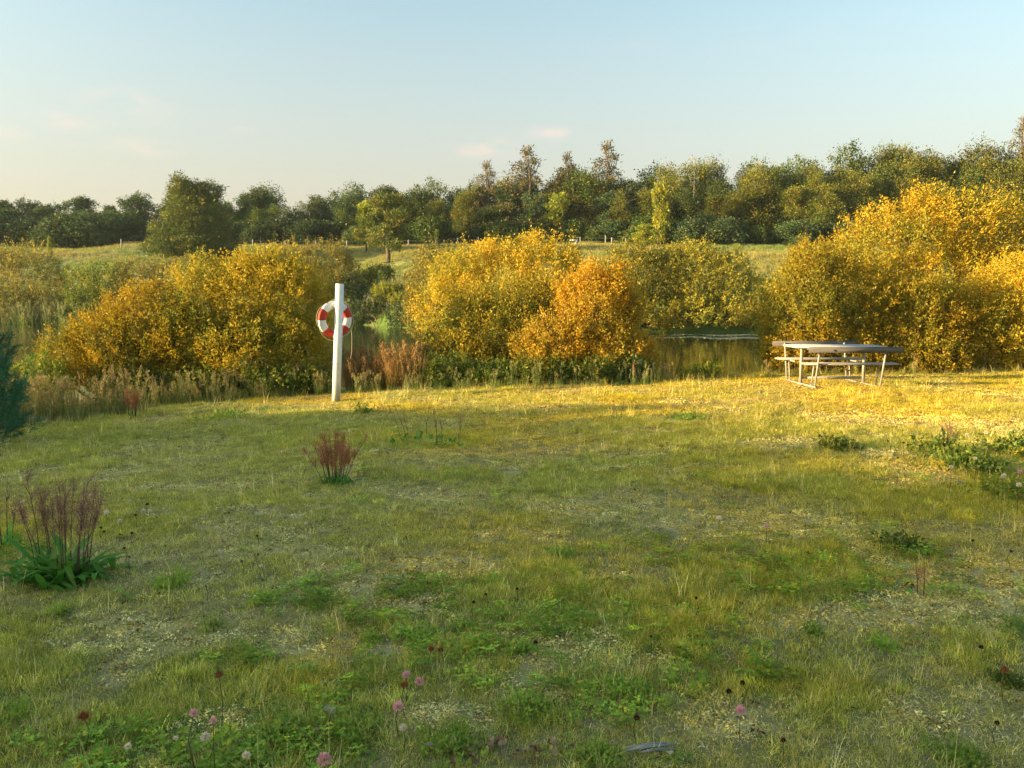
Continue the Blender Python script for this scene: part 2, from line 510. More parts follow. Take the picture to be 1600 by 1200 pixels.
gm_mesh = np_mesh('ground', V, F, attr=np.stack([lu, ba, nearm, np.ones(len(V))], 1), smooth=True)
m, t, o = new_mat('meadow_soil')
p = N(t, 'ShaderNodeBsdfPrincipled'); p.inputs['Roughness'].default_value = .95; p.inputs['Specular IOR Level'].default_value = .1
a_ = N(t, 'ShaderNodeAttribute', attribute_name='tint'); sp = N(t, 'ShaderNodeSeparateColor'); t.links.new(a_.outputs['Color'], sp.inputs[0])
n1 = noise(t, 1.3, 8); n2 = noise(t, 28, 6, rough=.7); n3 = noise(t, 7, 6, rough=.65); n4 = noise(t, .12, 6)
base = mixc(t, maprange(t, n3, .35, .65), (.13, .14, .055), (.26, .22, .11))
moss = mixc(t, maprange(t, n2, .35, .62), (.50, .45, .26), (.25, .24, .10))
moss = mixc(t, maprange(t, n3, .52, .66), moss, (.55, .47, .31))
c = mixc(t, sp.outputs[1], base, moss)
farc = mixc(t, maprange(t, n4, .35, .62), (.24, .26, .09), (.38, .34, .18))
farc = mixc(t, maprange(t, n1, .4, .65), farc, (.10, .14, .03))
c = mixc(t, sp.outputs[2], farc, c)
c = mixc(t, maprange(t, sp.outputs[0], 0, 1, 0, .85), c, (.085, .15, .028))
t.links.new(c, p.inputs['Base Color'])
b = N(t, 'ShaderNodeBump'); b.inputs['Strength'].default_value = .7; b.inputs['Distance'].default_value = .02
t.links.new(n2, b.inputs['Height']); t.links.new(b.outputs[0], p.inputs['Normal'])
t.links.new(p.outputs[0], o.inputs[0])
link('ground', gm_mesh, mat=m, kind='structure', label='grassy meadow, pond banks and rising field')

# water
wx = np.array([-400, -60, -20, 0, 20, 60, 400.]); wy = np.array([17, 25, 40, 60, 80, 110.])
X, Y = np.meshgrid(wx, wy)
V = np.stack([X, Y, np.full_like(X, WATER)], -1).reshape(-1, 3)
i = (np.arange(len(wy) - 1)[:, None] * len(wx) + np.arange(len(wx) - 1)[None]).ravel()
wm = np_mesh('pond_water', V, np.stack([i, i + 1, i + len(wx) + 1, i + len(wx)], 1))
m, t, o = new_mat('pond_water')
p = N(t, 'ShaderNodeBsdfPrincipled'); p.inputs['Base Color'].default_value = (.012, .018, .008, 1)
p.inputs['Roughness'].default_value = .07; p.inputs['IOR'].default_value = 1.33
tco = N(t, 'ShaderNodeTexCoord').outputs['Object']
w1 = noise(t, 1.4, 4, tco, (1, .45, 1)); w2 = noise(t, .12, 3, tco, (.5, 1.2, 1))
st = maprange(t, w2, .50, .62, .06, .35)
b = N(t, 'ShaderNodeBump'); b.inputs['Distance'].default_value = .05
t.links.new(st, b.inputs['Strength']); t.links.new(w1, b.inputs['Height']); t.links.new(b.outputs[0], p.inputs['Normal'])
t.links.new(p.outputs[0], o.inputs[0])
link('water', wm, mat=m, kind='structure', label='still dark green water of the pond')

# ------------------------------------------------------------------ far trees: a few kinds, then copies
def tree_proto(name, label, seed, lobes, mat, shoots, per, ll, lw, slen, trunk_h, tr, limbs=14, spread=.9, up=.3, droop=False, bark='bark'):
    rng = np.random.default_rng(seed)
    root = empty(name, (0, 0, -500), label=label, cat='tree')
    P, O = lobe_points(rng, lobes, shoots, depth=.45)
    D = unit(O + np.array([0, 0, up]) + rng.normal(0, .4, P.shape))
    Ls = slen * rng.uniform(.5, 1.4, len(P))
    link('crown', foliage(name + '_crown', rng, P - D * Ls[:, None] * .5, D, Ls, per, ll, lw, spread, jit=slen * .22), root, M[mat])
    mb = MB()
    top = max(l[2] + l[5] * .6 for l in lobes)
    tt = np.linspace(0, 1, 7)
    sway = rng.normal(0, .12, (7, 2)) * tt[:, None] * 2
    TP = np.stack([sway[:, 0], sway[:, 1], tt * top - .3], 1)
    mb.tube(TP, tr * (1 - .85 * tt) + .02, 7)
    L = np.array(lobes)
    for q in range(limbs):
        l = L[rng.integers(0, len(L))]
        e = l[:3] + rng.normal(0, .4, 3) * l[3:6]
        h = np.clip(rng.uniform(trunk_h, top * .8), 0, e[2] + .2)
        s = np.array([np.interp(h, TP[:, 2], TP[:, 0]), np.interp(h, TP[:, 2], TP[:, 1]), h])
        mb.tube(np.stack([s, (s + e) / 2 + rng.normal(0, .1, 3), e]), [tr * .35, tr * .22, tr * .08], 4, cap=False)
    link('trunk', mb.mesh(name + '_trunk', True), root, M[bark])
    note(root)
    return root
def rl(rng, n, r, h0, h1, s0, s1, flat=.8):
    """n random lobes in a crown of radius r between heights h0 and h1"""
    o = []
    for k in range(n):
        a = rng.uniform(0, 2 * math.pi); q = rng.random() ** .6
        h = rng.uniform(h0, h1); f = 1 - .72 * ((h - h0) / (h1 - h0)) ** 2.2
        s = rng.uniform(s0, s1)
        o.append((math.cos(a) * r * q * f, math.sin(a) * r * q * f, h, s, s, s * flat))
    return o
rg = np.random.default_rng(5)
PROTO = {}
for k in range(3):   # dense broadleaf, 10 m
    PROTO['broad', k] = tree_proto('broadleaf_tree', 'x', 10 + k, rl(rg, 20, 3.0, .9, 8.9, .9, 1.7), 'broad', 800, 20, .22, .13, 1.0, 1.6, .17, up=.7)
    PROTO['gold', k] = tree_proto('broadleaf_tree', 'x', 20 + k, rl(rg, 22, 2.8, .9, 9.1, .8, 1.5), 'broad_gold', 820, 20, .20, .12, 1.1, 1.6, .17, up=.9)
    PROTO['dark', k] = tree_proto('broadleaf_tree', 'x', 30 + k, rl(rg, 16, 3.0, 2.8, 9.0, .8, 1.5), 'broad_dark', 620, 20, .23, .15, .8, 3.0, .16)
for k in range(2):
    PROTO['thick', k] = tree_proto('thicket_bush', 'x', 40 + k, rl(rg, 14, 1.6, .5, 2.9, .7, 1.1), 'broad_dark' if k else 'broad', 640, 16, .20, .12, .8, .3, .08, up=.7)
for k in range(2):   # larch: sparse whorls on a straight trunk, 12 m
    lob = []
    r_ = np.random.default_rng(50 + k)
    for q in range(44):
        h = 2 + 9.6 * (q / 44) + r_.uniform(-.1, .1); rad = (12.4 - h) * .30 * r_.uniform(.45, 1.15); a = r_.uniform(0, 6.28)
        lob.append((math.cos(a) * rad, math.sin(a) * rad, h + rad * .12, .18 + rad * .30, .18 + rad * .30, .16))
    PROTO['larch', k] = tree_proto('larch_tree', 'x', 60 + k, lob, 'larch', 520, 9, .26, .09, .6, 2, .15, limbs=60, up=.35)
    for c in PROTO['larch', k].children: pass
    PROTO['pine', k] = tree_proto('pine_tree', 'x', 70 + k, rl(r_, 22, 3.0, 1.7, 6.6, .7, 1.15, .6), 'needle', 900, 16, .30, .07, .5, 1.3, .2, limbs=26, up=.7)
for k in range(2):
    PROTO['yellow', k] = tree_proto('yellow_green_tree', 'x', 80 + k, rl(rg, 12, 1.3, .8, 5.0, .6, 1.0), 'yellow_green', 420, 12, .26, .15, .6, .8, .1, up=.6)
protos_used = set()
rt = np.random.default_rng(9)
def put_tree(kind, var, loc, scale, label, group=None, rz=None, sxy=1.0, cat='tree'):
    p_ = PROTO[kind, var]
    if (kind, var) in protos_used: o = copy_tree(p_)
    else: o = p_; protos_used.add((kind, var))
    o.location = loc; o.scale = (scale * sxy, scale * sxy, scale)
    o.rotation_euler = (0, 0, rt.uniform(0, 6.28) if rz is None else rz)
    o['label'] = label; o['category'] = cat
    if group: o['group'] = group
    elif 'group' in o: del o['group']
    return o
PROTO['bigpine', 0] = tree_proto('pine_tree', 'x', 90, [(0, 0, 3.2, 3.3, 3.3, 2.6), (.3, 0, 5.2, 2.6, 2.6, 2.2), (-.2, .2, 7.2, 1.7, 1.7, 1.6), (-2.2, 0, 1.5, 1.8, 2, 1.0), (2.0, .5, 1.4, 1.8, 2, 1.1), (0, -2, 1.6, 2, 1.6, 1.2), (1.3, -.5, 7.6, 1.1, 1.1, 1.3), (-.9, 0, 8.2, .8, .8, 1.2)], 'needle', 2400, 22, .26, .07, .7, 1.0, .22, limbs=40, up=.7)
HT = {'bigpine': 9.6, 'broad': 10.0, 'gold': 10.2, 'dark': 10.0, 'larch': 12.2, 'pine': 7.6, 'yellow': 5.8}
def crown_top(root):
    me = [c for c in root.children if c.name.startswith('crown')][0].data
    v = np.empty(len(me.vertices) * 3, np.float32); me.vertices.foreach_get('co', v)
    return float(np.percentile(v[2::3], 98.5))
CT = {k: crown_top(r) for k, r in PROTO.items()}
SKYX = [-300, 0, 60, 110, 160, 230, 300, 370, 420, 500, 570, 620, 700, 740, 800, 860, 905, 970, 1020, 1130, 1200, 1300, 1400, 1500, 1600, 1900]
SKYY = [292, 294, 305, 311, 303, 306, 300, 292, 291, 301, 292, 288, 291, 288, 280, 274, 268, 264, 267, 260, 252, 246, 241, 238, 240, 235]
LAND = [(-400, 'the picture\'s left edge'), (215, 'the large round pine'), (400, 'the small spruces'), (600, 'the lone pine'), (762, 'the leftmost larch'),
        (948, 'the rightmost larch'), (1078, 'the bare dead trunk'), (1250, 'the table\'s left end'), (1440, 'the tallest willow')]
ORD = ['first', 'second', 'third', 'fourth', 'fifth', 'sixth', 'seventh', 'eighth', 'ninth', 'tenth', 'eleventh', 'twelfth', 'thirteenth', 'fourteenth', 'fifteenth', 'sixteenth', 'seventeenth', 'eighteenth', 'nineteenth', 'twentieth']
cnt = {}
def land_label(px, row, look):
    k = max(i for i, l in enumerate(LAND) if l[0] <= max(px, -399))
    key = (k, row, look); cnt[key] = cnt.get(key, 0) + 1
    n = cnt[key]
    return f'{ORD[min(n, 20) - 1]} {look} {row} right of {LAND[k][1]}'
ROWS = [(127, 52, .74, 'at the wood edge'), (132, 46, .90, 'mid wood'), (139, 52, 1.0, 'on the skyline')]
LOOK = {'broad': 'green broadleaf tree', 'gold': 'golden lit bushy tree', 'dark': 'dark broadleaf tree', 'larch': 'sparse larch'}
for ri, (dd, cn_, hf, row) in enumerate(ROWS):
    pxs = np.linspace(-110, 1720, cn_)
    for px in pxs:
        px = px + rt.uniform(-16, 16)
        if px < 560 and ri == 2 and rt.random() < .75: continue
        d = dd + rt.uniform(-2.5, 2.5)
        if 150 < px < 560 and ri == 0 and rt.random() < .6: continue
        if px > 900: d -= 11 * min(1, (px - 900) / 250)
        b = ground_base(px, d)
        top = np.interp(px, SKYX, SKYY) + rt.uniform(-10, 18) + 2
        zt = at(px, top, d)[2]
        h = (zt - b[2]) * hf * rt.uniform(.94, 1.06)
        if px < 140: kind = 'dark'
        elif px < 560: kind = rt.choice(['dark', 'dark', 'broad'])
        elif px < 760: kind = rt.choice(['broad', 'gold', 'broad', 'dark'])
        elif px < 1000: kind = rt.choice(['broad', 'dark', 'gold', 'broad'])
        else: kind = rt.choice(['gold', 'gold', 'broad'])
        vv = int(rt.integers(0, 3))
        put_tree(kind, vv, b, h / CT[kind, vv], land_label(px, row, LOOK[kind]), 'trees of the wood behind the field', sxy=rt.uniform(.9, 1.2) * (9.5 / max(h, 6)) ** .35)
# undergrowth at the wood's edge
for q in range(70):
    px = -60 + q * 24 + rt.uniform(-14, 14)
    d = 123 + rt.uniform(-3, 2) - (11 * min(1, max(0, px - 900) / 250))
    b = ground_base(px, d)
    kind = 'thick'; vv = 1 if px < 540 else int(rt.integers(0, 2))
    put_tree(kind, vv, b - np.array([0, 0, .3]), rt.uniform(.75, 1.3) * (1.25 if px < 240 else 1), land_label(px, 'at the wood\'s foot', ['low green bush', 'low dark bush'][vv]), 'bushes along the foot of the wood', sxy=1.5, cat='bush')
# named single trees
def single(kind, var, px, ybase, ytop, d, label, sxy=1.0, rz=0., group=None, cat='tree'):
    b = at(px, ybase, d); b[2] = float(terrain(b[0], b[1]))
    zt = at(px, ytop, d)[2]
    return put_tree(kind, var, b, (zt - b[2]) / CT[kind, var], label, group, rz, sxy, cat)
for px, yt, lab, s in [(762, 256, 'leftmost and smallest larch sticking out above the wood', .9), (826, 233, 'wide open larch, second from the left above the wood', 1.1),
                       (886, 243, 'slim larch between the two tallest ones above the wood', .8), (948, 226, 'tallest larch, rightmost of the four above the wood', .95)]:
    single('larch', int(px % 2), px, 390, yt, 130, lab, s * 1.45, px * .1, 'larches above the wood')
single('larch', 1, 1587, 395, 186, 128, 'tall thin pinkish birch like tree at the top right picture edge', .75, 2)
single('bigpine', 0, 303, 402, 286, 104, 'large round pine lit gold on its left at the field edge', 1.28, .6)
single('pine', 1, 606, 405, 306, 97, 'lone pine with bare lower trunk standing in the far field', 1.2, 2.2)
single('yellow', 0, 572, 392, 318, 108, 'yellow green bush just left behind the lone pine', 1.0)
single('yellow', 1, 1028, 390, 291, 112, 'slender yellow birch in front of the dark wood', .62, 1.)
single('yellow', 0, 1008, 392, 352, 106, 'low bright yellow green bush left of the slender yellow birch', 1.75, 2., cat='bush')
single('gold', 1, 725, 390, 302, 119, 'rounded golden green tree at the wood edge right of the lone pine', .9, 1.)
single('yellow', 1, 872, 390, 305, 121, 'yellow topped tree at the wood edge below the larches', .9, 3.)
single('gold', 0, 968, 390, 303, 120, 'orange tinged tree at the wood edge below the tallest larch', .7, 2.)
single('yellow', 0, 683, 392, 360, 113, 'small yellow sapling beside a fence post in the field', .6, 1., cat='sapling')
single('yellow', 1, 759, 390, 362, 113, 'small yellow sapling behind the orange willow top', .6, 2., cat='sapling')
single('yellow', 0, 78, 392, 371, 108, 'tiny dark sapling in the field at the far left', .4, 2., cat='sapling')
for q, (px, yb, yt) in enumerate([(395, 390, 368), (430, 388, 362), (462, 388, 366), (350, 388, 366)]):
    single('broad', q % 3, px, yb, yt, 118, f'{ORD[q]} small green spruce in the row right of the round pine', .5, q, 'young spruces', 'tree')
# bare dead trunk
b = ground_base(1078, 121)
mb = MB(); mb.tube(np.array([[0, 0, -.3], [.05, 0, 4], [.1, .05, 8], [.1, 0, at(1078, 268, 121)[2] - b[2]]]), [.10, .08, .05, .02], 6)
rr = np.random.default_rng(3)
dead = empty('dead_tree', b, label='bare pale dead trunk rising between the green trees', cat='dead tree')
link('trunk', mb.mesh('dead_trunk', True), dead, surf('dead_wood', (.24, .19, .15), (.34, .29, .23), 5, .9))
for q in range(22):
    mb = MB(); h = rr.uniform(3.5, 10); a = rr.uniform(0, 6.28); l = rr.uniform(.4, 1.1)
    mb.tube([[.07, 0, h], [.07 + math.cos(a) * l, math.sin(a) * l, h + rr.uniform(-.2, .3)]], [.03, .01], 3)
    link('branch', mb.mesh('dead_branch', True), dead, bpy.data.materials['dead_wood'])

# shelter belt left of and behind the viewer: it throws the evening shade over the meadow
BELT = 40.0
te = math.tan(R(SUN_EL))
for q in range(50):
    yy = -44 + q * 1.57
    xx = -BELT + rt.uniform(-2.5, 2.5)
    # shadow tips wanted on the meadow: further to the right near the viewer
    k_ = math.tan(R(SUN_AZ + 90))     # ground drift of the light per metre of travel to the right
    # ray from the belt to (tip): y_tip = yy + drift
    for _ in range(1):
        tip_y = yy - (BELT) * k_ * (1)
        tip_x = float(np.interp(tip_y, [-30, 3.0, 5.2, 7, 9.5, 12, 14.5, 16.5, 19, 22, 40], [30, 9, 5.2, 3.8, 2.0, -1, -5.0, -10, -16, -18, -20]))
        h = (tip_x + BELT) * te
    put_tree('dark' if q % 2 else 'broad', q % 3, (xx, yy, -.1), h / CT['dark' if q % 2 else 'broad', q % 3], f'broadleaf tree {q + 1} of the shelter belt counted from behind the viewer',
             'shelter belt trees outside the picture', sxy=1.5)

# evening haze: one even box of air
mb = MB(); mb.box((0, 800, 10), (5400, 5400, 26))
hm3 = bpy.data.materials.new('haze'); hm3.use_nodes = True; hm3.node_tree.nodes.clear()
ho_ = N(hm3.node_tree, 'ShaderNodeOutputMaterial'); pv = N(hm3.node_tree, 'ShaderNodeVolumePrincipled')
pv.inputs['Color'].default_value = (.80, .90, .95, 1); pv.inputs['Density'].default_value = .00016; pv.inputs['Anisotropy'].default_value = .2
hm3.node_tree.links.new(pv.outputs[0], ho_.inputs['Volume'])
link('haze', mb.mesh('haze'), mat=hm3, kind='stuff', label='thin pale evening haze in the air over the meadow', cat='haze')

# ------------------------------------------------------------------ shrubs round the pond
def bushpx(name, label, seed, px, d, lobes, mat, shoots, per, ll, lw, slen=.42, **kw):
    base = ground_base(px, d)
    return shrub(name, label, 'bush', seed, base, px_lobes(base, lobes), M[mat], shoots, per, ll, lw, slen, **kw)

# left pair, close to the near bank
bushpx('willow_bush', 'low golden willow bush at the left, sloping down towards the dark pine', 101, 190, 18.2,
       [(105, 560, 17.6, 42, 42), (165, 535, 18, 60, 50), (225, 510, 18.2, 62, 62), (185, 570, 17.6, 90, 42), (285, 545, 18, 60, 70)],
       'willow', 1700, 34, .060, .028, .40, twigs=200)
bushpx('willow_bush', 'tall golden willow bush left of the life ring post', 102, 390, 19.0,
       [(330, 490, 18.8, 78, 78), (400, 470, 19, 88, 76), (462, 490, 18.8, 60, 80), (300, 540, 18.2, 70, 66), (380, 555, 18, 90, 60), (465, 560, 18.2, 56, 60), (410, 430, 19.2, 55, 36)],
       'willow_mixed', 3400, 34, .060, .028, .42, twigs=350)
# centre
bushpx('willow_bush', 'orange tinted willow bush with ragged top beside the open water', 103, 935, 18.6,
       [(930, 495, 18.6, 58, 60), (895, 462, 18.8, 28, 38), (925, 450, 18.6, 24, 40), (962, 450, 18.6, 26, 34), (870, 545, 18.3, 66, 52), (955, 550, 18.4, 60, 54), (988, 482, 18.6, 20, 26), (1000, 560, 18.4, 26, 34)],
       'willow_orange', 1900, 34, .060, .028, .42, twigs=250)
bushpx('willow_bush', 'ragged olive willow bush with bare twigs left of the orange one', 104, 770, 19.4,
       [(770, 520, 19.4, 70, 60), (715, 555, 18.8, 56, 46), (815, 500, 19.5, 44, 66), (830, 570, 18.5, 56, 38), (740, 490, 19.6, 34, 44), (850, 480, 19.5, 26, 50)],
       'willow_mixed', 1700, 24, .07, .03, .55, twigs=500)
bushpx('willow_bush', 'large amber willow bush rising behind the centre of the picture', 105, 800, 27,
       [(790, 450, 27, 90, 66), (850, 430, 27, 60, 60), (740, 450, 26.8, 56, 62), (700, 490, 26.5, 50, 60), (835, 400, 27, 34, 34), (888, 440, 27, 30, 50), (760, 405, 27, 28, 30), (700, 430, 26.8, 30, 34), (790, 510, 26.5, 90, 50), (855, 500, 26.5, 50, 60)],
       'willow', 2600, 28, .08, .036, .55, twigs=300)
bushpx('willow_bush', 'greyish olive willow bush with a broken left side behind the reeds', 106, 678, 30,
       [(680, 450, 30, 46, 62), (665, 490, 29.7, 36, 44), (705, 430, 30, 38, 38)], 'willow_olive', 900, 18, .10, .045, .5, twigs=100)
# right group
bushpx('willow_bush', 'wide golden willow bush directly behind the picnic table', 107, 1370, 19.5,
       [(1255, 500, 19.3, 66, 92), (1235, 560, 18.9, 48, 44), (1330, 490, 19.8, 80, 84), (1420, 510, 19.6, 86, 80), (1500, 520, 19.8, 66, 72), (1320, 560, 19, 80, 40), (1430, 560, 19, 90, 40), (1270, 420, 20, 46, 40)],
       'willow', 4600, 34, .060, .028, .42, twigs=300)
bushpx('willow_bush', 'tallest willow bush, its golden top above the picnic table', 108, 1460, 24.5,
       [(1400, 390, 24.3, 100, 66), (1480, 360, 24.6, 96, 62), (1570, 380, 24.6, 80, 66), (1350, 430, 24, 80, 50), (1470, 440, 24.3, 130, 70), (1580, 450, 24.5, 100, 70), (1650, 420, 24.5, 80, 90), (1440, 320, 24.5, 26, 26), (1500, 520, 24, 150, 60)],
       'willow', 4600, 27, .08, .036, .52, twigs=300)
bushpx('willow_bush', 'yellow willow bush cut by the right picture edge', 109, 1600, 19.8,
       [(1580, 460, 19.8, 62, 56), (1620, 500, 19.8, 80, 86), (1560, 530, 19.4, 52, 56), (1690, 480, 20, 90, 90)],
       'willow', 2400, 34, .060, .028, .42, twigs=100)
# far shore
def farbush(label, seed, px, d, lobes, mat, n=1100, ll=.24, name='willow_bush'):
    return bushpx(name, label, seed, px, d, lobes, mat, int(n * 1.25), 24, ll * .66, ll * .36, .85, stems=14, sr=.06)
farbush('olive willow bush with golden top on the far shore, left half of the pair', 120, 1010, 62.5,
        [(985, 440, 62.5, 52, 56), (1030, 430, 63, 56, 44), (1010, 490, 61, 76, 34), (960, 485, 61, 50, 46)], 'willow_far', 1300)
farbush('deep green willow bush on the far shore above the open water', 121, 1110, 62.5,
        [(1090, 440, 62.5, 56, 58), (1135, 445, 62.5, 46, 56), (1110, 496, 60.5, 84, 28), (1070, 410, 64, 40, 26), (1190, 500, 60.5, 50, 24), (1175, 470, 62, 40, 40)], 'willow_far', 1500)
farbush('brownish bush on the far shore seen above the tall left willow', 122, 480, 83,
        [(450, 415, 83, 50, 34), (505, 410, 83, 46, 34), (530, 440, 82, 34, 50), (480, 450, 82, 70, 44)], 'willow_olive', 1300)
farbush('big round olive bush on the far shore at the left picture edge', 123, 45, 86,
        [(45, 430, 86, 58, 48), (10, 440, 86, 50, 52), (75, 455, 85.5, 32, 36), (-40, 430, 86, 60, 55), (40, 470, 86, 50, 24)], 'willow_olive', 1500)
farbush('dark low thicket on the far shore right of the big round bush', 124, 150, 84,
        [(130, 450, 84, 30, 32), (165, 440, 84, 40, 32), (150, 475, 84, 50, 22)], 'willow_green', 700)
farbush('dark brown olive thicket on the far shore behind the golden bush', 125, 240, 84,
        [(215, 440, 84, 40, 34), (270, 430, 84, 44, 30), (250, 470, 84, 60, 26)], 'willow_olive', 800)
farbush('small green thicket on the grassy far bank right of the life ring post', 126, 590, 84,
        [(595, 432, 86, 26, 16), (570, 440, 85, 20, 14)], 'willow_green', 300)
farbush('yellow leaved shrub on the grassy far bank right of the life ring', 127, 605, 76,
        [(605, 458, 79, 24, 14), (625, 470, 78, 18, 14)], 'yellow_green', 260)
farbush('dark shrub row at the waterline behind the reddish reeds', 129, 600, 79,
        [(560, 497, 81, 34, 14), (610, 498, 80, 34, 15), (655, 502, 72, 30, 17)], 'willow_green', 500)
farbush('dark green shrub at the waterline below the far grassy bank', 128, 600, 74,
        [(600, 492, 79, 36, 17), (640, 495, 72, 38, 26), (570, 490, 79, 38, 16), (610, 470, 80, 44, 22), (545, 465, 81, 34, 30)], 'broad_dark', 1100)
# green low shrub on the near bank next to the table
bushpx('willowherb_bush', 'small bright green shrub on the bank left of the table', 130, 1090, 18.0,
       [(1085, 592, 17.9, 24, 16), (1108, 586, 18, 18, 16), (1065, 597, 18, 16, 10)], 'yellow_green', 110, 22, .07, .022, .28, up=1.4, spread=.6, stems=10, sr=.01)
# mixed growth along the foot of the centre bushes
for q, (px, py, d, w, h, mt) in enumerate([(700, 585, 17.6, 46, 26, 'willow_green'), (770, 590, 17.6, 46, 22, 'willow_green'), (850, 585, 17.5, 52, 24, 'willow_green'), (930, 585, 17.5, 50, 22, 'willow_green'),
                                            (990, 585, 17.6, 28, 20, 'broad'), (62, 590, 16.6, 46, 34, 'willow_green'), (200, 600, 17, 60, 28, 'willow_green'), (310, 600, 17.2, 60, 26, 'willow_green'),
                                            (420, 600, 17.3, 60, 24, 'willow_green'), (490, 600, 17.4, 30, 22, 'willow_green')]):
    bushpx('undergrowth_bush', f'{ORD[q - 5 if q > 4 else q]} dark leafy undergrowth patch from the left {"below the left willows" if q > 4 else "below the centre willows"}', 140 + q, px, d,
           [(px, py, d, w, h), (px + w * .5, py + 6, d - .1, w * .5, h * .7), (px - w * .4, py + 8, d - .1, w * .5, h * .7)], mt, 260, 18, .07, .03, .3, up=.9, stems=8, sr=.012, group='undergrowth patches')

# near young pine at the left picture edge
rng = np.random.default_rng(200)
b = np.array([-7.78, 11.2, float(terrain(-7.78, 11.2))])
pine = empty('young_pine', b, label='young blue green pine cut by the left picture edge', cat='tree')
lob = [(0, 0, .35, .75, .75, .4), (0, 0, .75, .68, .68, .4), (.05, 0, 1.1, .5, .5, .35), (0, 0, 1.45, .3, .3, .3), (.25, -.1, 1.55, .12, .12, .25), (.45, -.2, 1.25, .12, .12, .22)]
P, O = lobe_points(rng, lob, 640)
D = unit(O + np.array([0, 0, 1.0]) + rng.normal(0, .3, P.shape))
P = P + O * rng.uniform(-.05, .16, (len(P), 1))
link('needles', foliage('pine_needles', rng, P - D * .1, D, np.full(len(P), .26), 70, .085, .006, .5, .008), pine, M['needle_blue'])
mb = MB(); mb.tube([[0, 0, -.1], [.02, 0, .8], [0, 0, 1.6]], [.04, .03, .008], 7)
for q in range(40):
    p_ = P[rng.integers(0, len(P))] * .9; h = max(.05, p_[2] - .2)
    mb.tube([[0, 0, h], p_], [.012, .005], 4)
link('trunk', mb.mesh('young_pine_trunk', True), pine, M['bark'])

pine.scale = (1.0, 1.0, 1.13)

# ------------------------------------------------------------------ tufts and scattering
def blades(rng, n, rad, h0, h1, w, lean=.5, seg=2, droop=.3):
    V = []; F3 = []; F4 = []; A = []
    for q in range(n):
        a = rng.uniform(0, 6.28); r = rad * rng.random() ** .5
        p0 = np.array([math.cos(a) * r, math.sin(a) * r, -.01])
        h = rng.uniform(h0, h1)
        la = rng.uniform(0, 6.28) if rng.random() < .5 else a
        ld = np.array([math.cos(la), math.sin(la), 0]) * rng.uniform(.1, 1) * lean
        wd = np.array([-math.sin(la + rng.uniform(-1, 1)), math.cos(la), 0]); wd /= np.linalg.norm(wd)
        ww = w * rng.uniform(.7, 1.3)
        base = len(V); c_ = (rng.random(), rng.random(), rng.random(), 1)
        for s in range(seg):
            t_ = s / seg
            c = p0 + ld * h * t_ ** 1.6 + np.array([0, 0, h * (t_ - droop * t_ * t_)])
            V += [c - wd * ww * (1 - t_ * .6) / 2, c + wd * ww * (1 - t_ * .6) / 2]
        V.append(p0 + ld * h + np.array([0, 0, h * (1 - droop)]))
        A += [c_] * (2 * seg + 1)
        for s in range(seg - 1): F4.append([base + 2 * s, base + 2 * s + 1, base + 2 * s + 3, base + 2 * s + 2])
        F3.append([base + 2 * seg - 2, base + 2 * seg - 1, base + 2 * seg])
    return np.array(V), [np.array(F4).reshape(-1, 4), np.array(F3)], np.array(A)

SRC = {}
def source(coll, items, mat):
    c = bpy.data.collections.new(coll)
    for k, (V, F, A) in enumerate(items):
        me = np_mesh(f'{coll}_{k:02d}', V, F, attr=A); me.materials.append(mat[k] if isinstance(mat, list) else mat)
        c.objects.link(bpy.data.objects.new(f'{coll}_{k:02d}', me))
    SRC[coll] = c
    return c

def scatter(name, label, cat, coll, P, idx, rot, scl, tint):
    me = bpy.data.meshes.new(name)
    me.vertices.add(len(P)); me.vertices.foreach_set('co', np.asarray(P, np.float32).ravel())
    a = me.attributes.new('idx', 'INT', 'POINT'); a.data.foreach_set('value', np.asarray(idx, np.int32))
    a = me.attributes.new('rot', 'FLOAT_VECTOR', 'POINT'); a.data.foreach_set('vector', np.asarray(rot, np.float32).ravel())
    a = me.attributes.new('scl', 'FLOAT_VECTOR', 'POINT'); a.data.foreach_set('vector', np.asarray(scl, np.float32).ravel())
    a = me.attributes.new('itint', 'FLOAT_COLOR', 'POINT'); a.data.foreach_set('color', np.asarray(tint, np.float32).ravel())
    o = link(name, me, label=label, cat=cat, kind='stuff')
    g = bpy.data.node_groups.new(name, 'GeometryNodeTree')
    g.interface.new_socket('Geometry', in_out='INPUT', socket_type='NodeSocketGeometry')
    g.interface.new_socket('Geometry', in_out='OUTPUT', socket_type='NodeSocketGeometry')
    gi = g.nodes.new('NodeGroupInput'); go = g.nodes.new('NodeGroupOutput')
    ci = g.nodes.new('GeometryNodeCollectionInfo'); ci.inputs['Collection'].default_value = coll
    ci.inputs['Separate Children'].default_value = True; ci.inputs['Reset Children'].default_value = True
    ip = g.nodes.new('GeometryNodeInstanceOnPoints'); ip.inputs['Pick Instance'].default_value = True
    def na(nm, ty):
        n = g.nodes.new('GeometryNodeInputNamedAttribute'); n.data_type = ty; n.inputs['Name'].default_value = nm
        return n.outputs['Attribute']
    er = g.nodes.new('FunctionNodeEulerToRotation')
    g.links.new(na('rot', 'FLOAT_VECTOR'), er.inputs[0])
    g.links.new(gi.outputs[0], ip.inputs['Points']); g.links.new(ci.outputs[0], ip.inputs['Instance'])
    g.links.new(na('idx', 'INT'), ip.inputs['Instance Index']); g.links.new(er.outputs[0], ip.inputs['Rotation'])
    g.links.new(na('scl', 'FLOAT_VECTOR'), ip.inputs['Scale'])
    g.links.new(ip.outputs[0], go.inputs[0])
    md = o.modifiers.new('scatter', 'NODES'); md.node_group = g
    return o

